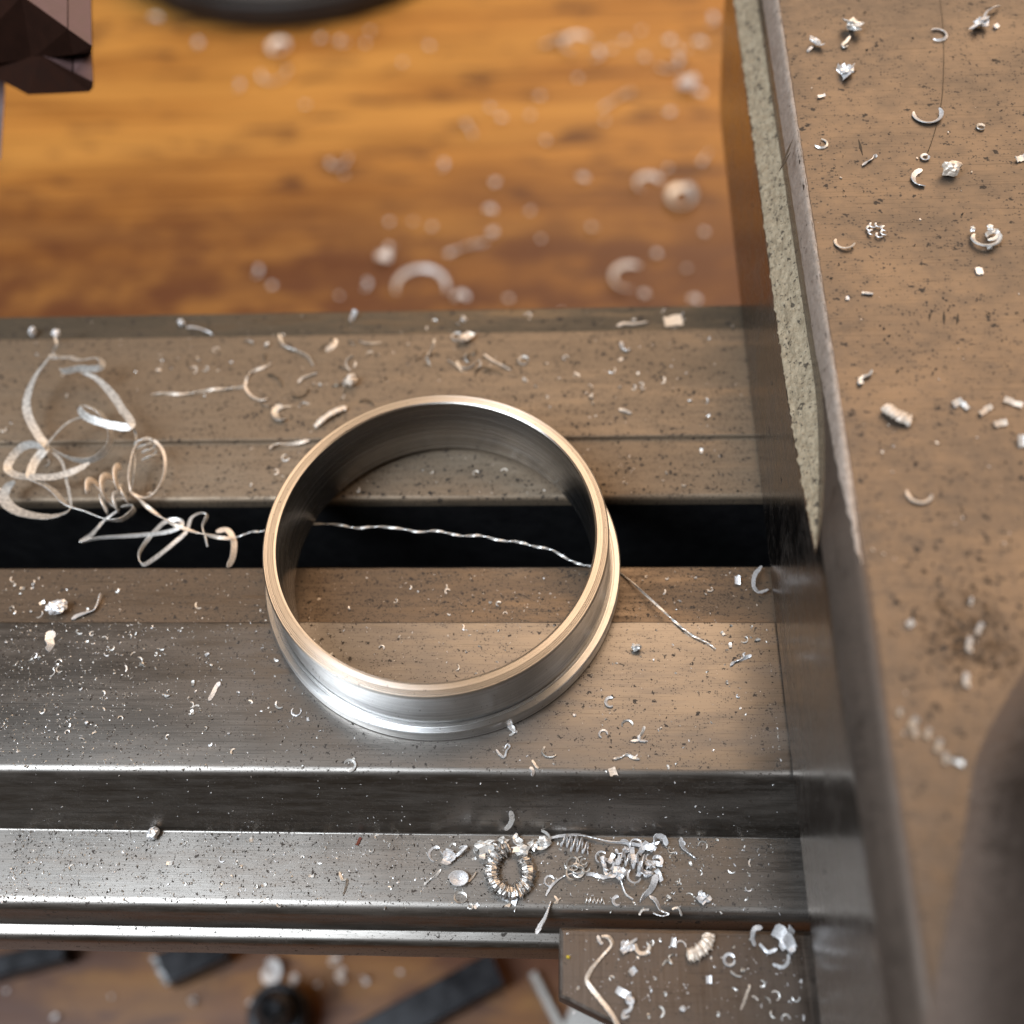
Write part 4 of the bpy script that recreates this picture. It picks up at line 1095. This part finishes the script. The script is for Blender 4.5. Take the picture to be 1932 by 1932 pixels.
strip_chip([(1225, 1690), (1238, 1700), (1246, 1716), (1262, 1724), (1250, 1728), (1232, 1722)], LZ, 8, 'frayed white strip near the front edge of the ledge', 'alu_white', 2, rag=.15)
strip_chip([(1206, 1727), (1212, 1718), (1225, 1716)], LZ, 4, 'thin bent leg-like strand left of the frayed strip', 'alu', .6)
strip_chip([(1268, 1716), (1280, 1713), (1286, 1728)], LZ, 4, 'small bent strand right of the frayed strip', 'alu', .6)
strip_chip([(1285, 1580), (1286, 1592), (1290, 1600), (1300, 1608), (1314, 1620)], LZ, 8, 'white two-piece sliver on the brown ledge right of the strand end', 'alu_white', 1)
arc_chip('metal_curl', 1165, 1700, LZ, 8, 70, 300, 5, 'small bright crinkled hook on the ledge below the bent strand', 'alu_white')
hp = helix_path(at(1105, 1698, LZ + .35), at(1140, 1700, LZ + .35), .3, 5, 10)
chip('metal_curl', ribbon(hp, .22, .1, (1, .2, .1), 0, 0, False), 'alu', 'tiny tight spring lying on the ledge below the loose loops', 'metal curl', smooth=False)
strip_chip([(1046, 1690), (1052, 1700), (1046, 1704), (1058, 1694)], LZ, 4, 'tiny knotted loop left of the tiny spring', 'alu_tan', 1, name='metal_curl', cat='metal curl')
lump_chip(1331, 1697, LZ, 12, 7, 7, 'bright crumpled chip alone on the brown right ledge', seed=60, rough=.9, tail=[(1325, 1692, .5), (1320, 1685, .6), (1325, 1680, .5)])
arc_chip('metal_curl', 1037, 1662, LZ, 9, 20, 300, 3, 'small thin loop at the left end of the bent strand', 'alu_white')
strip_chip([(800, 1670), (810, 1660), (820, 1655), (832, 1640)], LZ, 5, 'thin wriggly sliver left of the flat spiral coil', 'alu', 3)
strip_chip([(640, 1645), (646, 1660), (654, 1660), (652, 1675), (646, 1690)], LZ, 5, 'dark zigzag wire on the bright left part of the ledge', 'alu_dull', 1)
# clamp plate
strip_chip([(1135, 1767), (1148, 1768), (1155, 1780), (1152, 1788), (1135, 1805), (1118, 1825), (1108, 1845), (1112, 1858), (1128, 1880), (1150, 1908), (1172, 1945), (1190, 1975)], BLZ, 7, 'long bent wire running off the bottom edge over the clamp plate', 'alu_tan', 4, 'metal_wire', 'metal wire', th=.3)
pp = catmull([at(1338, 1762, BLZ + .5), at(1336, 1776, BLZ + .9), at(1325, 1790, BLZ + 1.0), at(1310, 1800, BLZ + .9), at(1297, 1803, BLZ + .5)], 10)
chip('metal_curl', corrugated(pp, 1.7, 1.1, 9, 0.17, seed=12), 'alu_tan', 'tan segmented caterpillar-like curl on the clamp plate', 'metal curl', smooth=False)
arc_chip('metal_curl', 1212, 1786, BLZ, 13, 160, 380, 7, 'small half-moon curl on the clamp plate left of the segmented curl', 'alu_tan')
lump_chip(1182, 1788, BLZ, 9, 7, 6, 'knotted silver chip beside the top of the bent wire', seed=62, rough=.8, tail=[(1172, 1790, .4), (1185, 1782, .6), (1196, 1775, .4), (1202, 1770, .3)])
lump_chip(1478, 1776, BLZ, 13, 16, 13, 'heap of white swarf at the corner of plate and carriage', seed=63, rough=.7, tail=[(1466, 1790, .6), (1450, 1796, .5), (1440, 1788, .5), (1433, 1780, .4)])
strip_chip([(1438, 1750), (1424, 1752), (1420, 1765), (1421, 1775), (1425, 1785)], BLZ, 8, 'bent white bar leaning over the back edge of the clamp plate', 'alu_white', .5, dz=[.9, 1.2, .8, .4, .3])
arc_chip('metal_curl', 1376, 1811, BLZ, 10, 20, 360, 5, 'small bright ring curl right of the segmented curl', 'alu_white')
strip_chip([(1488, 1800), (1486, 1815), (1478, 1824), (1466, 1822), (1458, 1818)], BLZ, 6, 'white hook below the heap in the plate corner', 'alu_white', .5, name='metal_curl', cat='metal curl')
flake_chip(1194, 1833, BLZ, 15, 12, 40, 'small white chip in the middle left of the clamp plate', seed=65, bend=.8)
flake_chip(1175, 1873, BLZ, 26, 14, -30, 'square white flake beside the bent wire', seed=66, bend=.3)
lump_chip(1190, 1889, BLZ, 9, 8, 8, 'white knot with trailing curls near the bottom of the clamp plate', seed=67, rough=.7, tail=[(1192, 1895, .5), (1188, 1905, .4), (1178, 1910, .3), (1176, 1920, .3), (1188, 1916, .3)])
lump_chip(1072, 1806, BLZ, 3.5, 3.5, 3, 'tiny yellow speck near the left edge of the clamp plate', 'yellow_chip', seed=68, rough=.3, sub=2)
strip_chip([(1412, 1858), (1414, 1862), (1410, 1872), (1404, 1890), (1398, 1905)], BLZ, 4, 'thin pale pin with a thick head on the clamp plate', 'alu_tan', .5)
flake_chip(1337, 1848, BLZ, 10, 13, 0, 'single white crumb right of centre on the clamp plate', seed=69)
flake_chip(1270, 1778, BLZ, 8, 16, -15, 'thin white sliver left of the segmented curl on the plate', seed=70)
strip_chip([(1250, 1822), (1258, 1812), (1268, 1818), (1262, 1806), (1272, 1800)], BLZ, 4, 'small cluster of thin twigs of metal on the plate', 'alu_dull', 2)
strip_chip([(1378, 1832), (1388, 1840), (1398, 1842)], BLZ, 4, 'short thin sliver below the small bright ring on the plate', 'alu', 1)
strip_chip([(1128, 1765), (1131, 1775), (1137, 1782)], BLZ, 6, 'white pointed sliver at the back edge of the clamp plate', 'alu_white', .5)

# chips on the wooden bench
def wchip(px, py, kind, size, rot=0, label=None, mat='alu'):
    z = BZ + 0.8
    p = at(px, py, z); k = px_mm(p)
    if kind == 'arc': vf = ribbon(arc_path(p, size * k, rot, rot + 210, 18, 1, 0, 1.5), 1.6, .3, (0, 0, 1), .6, .3)
    elif kind == 'ring': vf = ribbon(arc_path(p, size * k, rot, rot + 350, 22, 1.25, 0, 2.0), 2.6, .3, (0, 0, 1), .5, .3)
    elif kind == 'long': vf = ribbon(catmull([p + Vector((math.cos(math.radians(rot)), math.sin(math.radians(rot)), 0)) * size * k * s + Vector((0, 0, 1.5 - abs(s))) for s in (-1, -.4, .2, 1)], 6), 1.7, .3, (0, 0, 1), 2)
    else: vf = crumple(p, size * k * .8, size * k * .7, size * k * .6, px * .1, 5)
    chip('metal_chip', rest(vf, z), mat, label, 'metal chip', 'blurred chips on the bench' if 'blurred round chip' in label else 'blurred chips below the bed' if 'blurred round bright' in label else None, smooth=False)
wchip(528, 92, 'ring', 17, 30, 'large blurred pale ring curl on the wood below the dark dish', 'white_chip')
wchip(518, 140, 'arc', 26, 170, 'blurred bright arc on the wood below the large ring curl', 'white_chip')
wchip(640, 305, 'arc', 18, 170, 'blurred U-shaped curl in the middle of the wood', 'white_chip')
wchip(885, 245, 'long', 22, -65, 'blurred slanting sliver on the wood right of the U-shaped curl', 'white_chip')
wchip(1165, 190, 'long', 38, 38, 'large blurred leaning chip on the wood near the carriage', 'white_chip')
wchip(1298, 165, 'lump', 24, 0, 'bright blurred lump on the wood close to the carriage', 'white_chip')
wchip(1285, 375, 'ring', 22, 60, 'blurred looped chip on the wood by the carriage, below the bright lump', 'alu')
wchip(1300, 358, 'lump', 12, 0, 'bright blurred crumb beside the looped chip on the wood', 'white_chip')
wchip(1225, 350, 'arc', 24, 20, 'faint blurred hook left of the looped chip on the wood', 'white_chip')
wchip(795, 545, 'arc', 48, -10, 'wide pale arc on the wood just behind the rear rail', 'white_chip')
wchip(1190, 525, 'arc', 34, 60, 'thin blurred arc on the wood behind the rear rail near the carriage', 'white_chip')
wchip(1090, 85, 'arc', 28, 40, 'blurred curl at the top of the wood right of centre', 'white_chip')
wchip(730, 490, 'lump', 18, 0, 'blurred dull lump on the dark wood behind the ring', 'white_chip')
wchip(1262, 120, 'arc', 20, 200, 'blurred hooked curl at the upper right of the wood beside the carriage', 'white_chip')
wchip(1330, 300, 'long', 18, 60, 'blurred short strip touching the carriage side on the wood', 'white_chip')
wchip(1050, 80, 'long', 26, 20, 'blurred strip left of the curl at the top of the wood', 'white_chip')
wchip(880, 470, 'long', 40, 20, 'blurred low strip on the dark wood behind the ring', 'white_chip')
for i, (a_, b2, s) in enumerate([(295, 38, 9), (375, 85, 15), (605, 75, 10), (650, 80, 13), (690, 85, 8), (810, 90, 9), (1125, 105, 11), (1215, 112, 9), (1265, 80, 13), (1320, 85, 10), (1018, 185, 10), (1000, 220, 8), (930, 205, 8), (945, 225, 9), (1265, 215, 11),
     (835, 315, 7), (1030, 268, 8), (935, 348, 9), (925, 400, 8), (735, 420, 8), (815, 430, 9), (740, 468, 9), (1020, 452, 7), (930, 440, 12), (485, 515, 8), (1295, 508, 8), (1215, 558, 10), (1310, 570, 9), (515, 540, 9), (960, 565, 8), (1290, 95, 12), (1155, 95, 8), (1060, 590, 7), (450, 165, 7), (650, 330, 6), (1240, 480, 10), (870, 565, 14), (700, 60, 7), (760, 120, 6), (580, 200, 6), (1090, 150, 8), (1140, 230, 7), (1340, 40, 10), (1210, 60, 9), (1180, 80, 10), (1100, 340, 7), (1000, 400, 8), (850, 480, 8), (1120, 430, 7), (1330, 440, 9), (640, 560, 6), (690, 540, 8), (780, 420, 7), (1260, 320, 9), (1320, 180, 8)]):
    wchip(a_, b2, 'lump' if i % 3 else 'arc', s * 0.8, i * 40, 'small blurred round chip scattered on the orange wood', 'white_chip')
for i, (a_, b2, s, k_) in enumerate([(120, 1818, 10, 'long'), (105, 1920, 10, 'lump'), (410, 1812, 9, 'lump'), (515, 1835, 15, 'ring'), (558, 1850, 16, 'lump'), (475, 1893, 10, 'lump'), (365, 1890, 7, 'long'), (210, 1880, 5, 'lump'), (635, 1815, 8, 'arc'), (650, 1840, 12, 'arc'), (690, 1850, 7, 'long'), (755, 1835, 7, 'lump'), (12, 1870, 6, 'lump'), (600, 1858, 9, 'lump')]):
    wchip(a_, b2, k_, s * .8, i * 50, 'blurred round bright chip on the bench below the bed', 'white_chip')

# --- small shavings one can still tell apart, scattered over the metal
rn = random.Random(21)
def small_curl(p, r, rot, sweep, wd, th=.1):
    return ribbon(arc_path(p, r, rot, rot + sweep, 7, 1, 0, rn.uniform(0, .25)), wd, th, (rn.uniform(-.5, .5), rn.uniform(-.5, .5), 1), rn.uniform(-.6, .6))
def in_ring_wall(x, y):
    d = math.hypot(x, y); return 22.4 < d < 27.3
ring_zone = lambda x, y: math.hypot(x, y) < 22.3
LAB = {'front': ('tiny curled shaving lying on the flat front rail', 'small shavings on the front rail'),
       'inner': ('tiny curled shaving on the dark strip beside the black slot', 'small shavings on the slot strip'),
       'rear': ('tiny curled shaving on the speckled rear rail', 'small shavings on the rear rail'),
       'ledge': ('tiny bright shaving on the front ledge', 'small shavings on the ledge'),
       'ring': ('tiny shaving on the bed inside the turned ring', 'small shavings inside the ring'),
       'plate': ('tiny shaving on the clamp plate', 'small shavings on the clamp plate'),
       'top': ('tiny pale crumb on the carriage top', 'small crumbs on the carriage')}
CL = {}
def scatter_one(zone):
    if zone not in CL: CL[zone] = []
    if len(CL[zone]) > 5 and rn.random() < .55 and zone in ('front', 'rear', 'ledge', 'inner', 'top'):
        for _ in range(20):
            c_ = rn.choice(CL[zone][:9]); x, y = c_.x + rn.gauss(0, 4.5), c_.y + rn.gauss(0, 2.2)
            d = math.hypot(x, y)
            if 21.9 <= d < 27.3 and zone != 'top': continue
            lim = {'front': (-31, -8.8), 'rear': (25.5, 53.5), 'ledge': (-47, -37.2), 'inner': (-7.3, 1.2), 'top': (-25, 118)}[zone]
            if not lim[0] < y < lim[1] or x > (47 if zone != 'top' else 95) or (zone == 'top' and x < 55): continue
            return Vector((x, y, (TZ if zone == 'top' else zbed(y)) + .02))
    p = scatter_free(zone)
    if p is not None: CL[zone].append(p)
    return p
def scatter_free(zone):
    for _ in range(60):
        if zone == 'front': x, y = rn.uniform(-62, 48) if rn.random() < .4 else rn.uniform(-62, -5), rn.uniform(-31, -8.8)
        elif zone == 'inner': x, y = rn.uniform(-70, -15) if rn.random() < .7 else rn.uniform(26, 48), rn.uniform(-7.3, 1.2)
        elif zone == 'rear': x, y = rn.uniform(-78, 48), rn.choice((rn.uniform(14.6, 24.4), rn.uniform(25.5, 53.5), rn.uniform(25.5, 53.5)))
        elif zone == 'ledge': x, y = rn.uniform(-58, 48), rn.uniform(-47, -37.2)
        elif zone == 'ring': x, y = rn.uniform(-22, 22), rn.choice((rn.uniform(-22, -8.8), rn.uniform(-7.5, 1), rn.uniform(14.6, 22)))
        elif zone == 'plate': x, y = rn.uniform(19, 49), rn.uniform(-61, -51)
        else: x, y = rn.uniform(53, 95), rn.uniform(-30, 118)
        if zone == 'plate': z = BLZ
        elif zone == 'top': z = TZ
        else:
            z = zbed(y)
            d = math.hypot(x, y)
            if (zone == 'ring') != (d < 22): continue
            if 22 <= d < 27.3: continue
        if zone == 'top' and y < -20 and x < 62: continue
        return Vector((x, y, z + .02))
    return None
for zone, n in (('front', 90), ('inner', 34), ('rear', 80), ('ledge', 70), ('ring', 30), ('plate', 34), ('top', 30)):
    for i in range(n):
        p = scatter_one(zone)
        if p is None: continue
        s = (.16 + .55 * rn.random() ** 1.6) * (1.0 if zone != 'top' else .6)
        kind = rn.random()
        if zone == 'top' or kind < .25: vf = flake(p, s * 1.3, s * .7, rn.random() * 6.3, rn.uniform(-.4, .4), .08, .5, i)
        elif kind < .9: vf = small_curl(p, s, rn.random() * 360, rn.uniform(80, 260), rn.uniform(.14, .26))
        else: vf = lump(p, s * .7, s * .55, s * .45, i, .8, 1, 2)
        mt_ = rn.choice(('alu', 'alu_white', 'alu_dull', 'alu_dull')) if zone in ('front', 'ledge', 'plate') else rn.choice(('alu_tan', 'alu', 'alu_dull'))
        chip('metal_shaving', rest(vf, p.z), mt_, LAB[zone][0], 'metal chip', LAB[zone][1], smooth=False)

# --- uncountable dust of filings and grit
def dust(name, mat, spots, label):
    V = []; F = []
    for p, s in spots:
        a0 = rn.random() * 6.3
        L = s; W = s * rn.uniform(.18, .6); o = len(V)
        ca, sa = math.cos(a0), math.sin(a0)
        tz = rn.uniform(-.35, .35) * s; h = s * rn.uniform(.15, .45)
        for u, v_ in ((-L / 2, -W / 2), (L / 2, -W / 3), (L / 2, W / 2), (-L / 3, W / 2)):
            V.append((p.x + u * ca - v_ * sa, p.y + u * sa + v_ * ca, p.z + .01 + (u / L + .5) * abs(tz)))
        V.append((p.x, p.y, p.z + h + abs(tz) * .5))
        F += [(o, o + 1, o + 4), (o + 1, o + 2, o + 4), (o + 2, o + 3, o + 4), (o + 3, o, o + 4), (o + 3, o + 2, o + 1, o)]
    o = put(name, V, F, M[mat])
    return tag(o, label, 'filings', kind='stuff')
def spots(n, fn, s0, s1):
    out = []
    for i in range(n):
        p = fn()
        if p is None: continue
        if p.z < 5 and p.y > -31 and in_ring_wall(p.x, p.y): continue
        out.append((p, s0 + (s1 - s0) * rn.random() ** 3))
    return out
def f_front():
    x = min(48, -66 + rn.expovariate(1 / 26.0)) if rn.random() < .8 else rn.uniform(-85, 48); y = rn.uniform(-31.3, -8.5); return Vector((x, y, zbed(y)))
def f_ledge():
    x = -62 + 110 * rn.random() ** 1.5 if rn.random() < .7 else rn.uniform(-85, 10); y = -47.2 + 10.3 * rn.random() ** .8; return Vector((x, y, zbed(y)))
def f_flank():
    x = rn.uniform(-60, 48); y = rn.uniform(-36.6, -31.6); return Vector((x, y, zbed(y)))
def f_inner():
    x = rn.uniform(-70, 48); y = rn.uniform(-8, 1.8); return Vector((x, y, zbed(y)))
def f_rear():
    x = rn.uniform(-84, 48); y = rn.choice((rn.uniform(14.3, 24.8), rn.uniform(25.2, 54), rn.uniform(25.2, 54))); return Vector((x, y, zbed(y)))
def f_plate():
    return Vector((rn.uniform(18.5, 49), rn.uniform(-61, -50.8), BLZ))
def f_top():
    x = rn.uniform(53.8, 98); y = rn.uniform(-45, 119) if rn.random() < .45 else rn.uniform(-45, 20); return Vector((x, y, TOPZ + .05))
def f_grime():
    a = at(1830 + rn.gauss(0, 55), 1190 + rn.gauss(0, 75), TOPZ)
    return a if a.x > 53 else None
dust('bright_filings', 'alu_white', spots(650, f_front, .10, .45) + spots(800, f_ledge, .12, .5) + spots(160, f_flank, .12, .4) + spots(160, f_plate, .1, .4), 'brightest of the fine filings dusted over the front rail and ledge')
dust('grey_filings', 'alu_dull', spots(1500, f_front, .10, .5) + spots(1500, f_ledge, .12, .55), 'fine grey filings dusted over the front rail and ledge')
dust('pale_filings', 'alu_tan', spots(420, f_inner, .1, .4) + spots(420, f_rear, .1, .45) + spots(120, f_top, .1, .4), 'fine pale filings dusted over the rear rail and slot strip')
dust('dark_grit', 'dark_chip', spots(1500, f_front, .08, .4) + spots(1500, f_ledge, .08, .45) + spots(2300, f_inner, .08, .32) + spots(2600, f_rear, .08, .6) + spots(160, f_plate, .1, .3) + spots(1000, f_top, .08, .55) + spots(420, f_grime, .12, .8), 'black gritty specks stuck all over the worn metal')
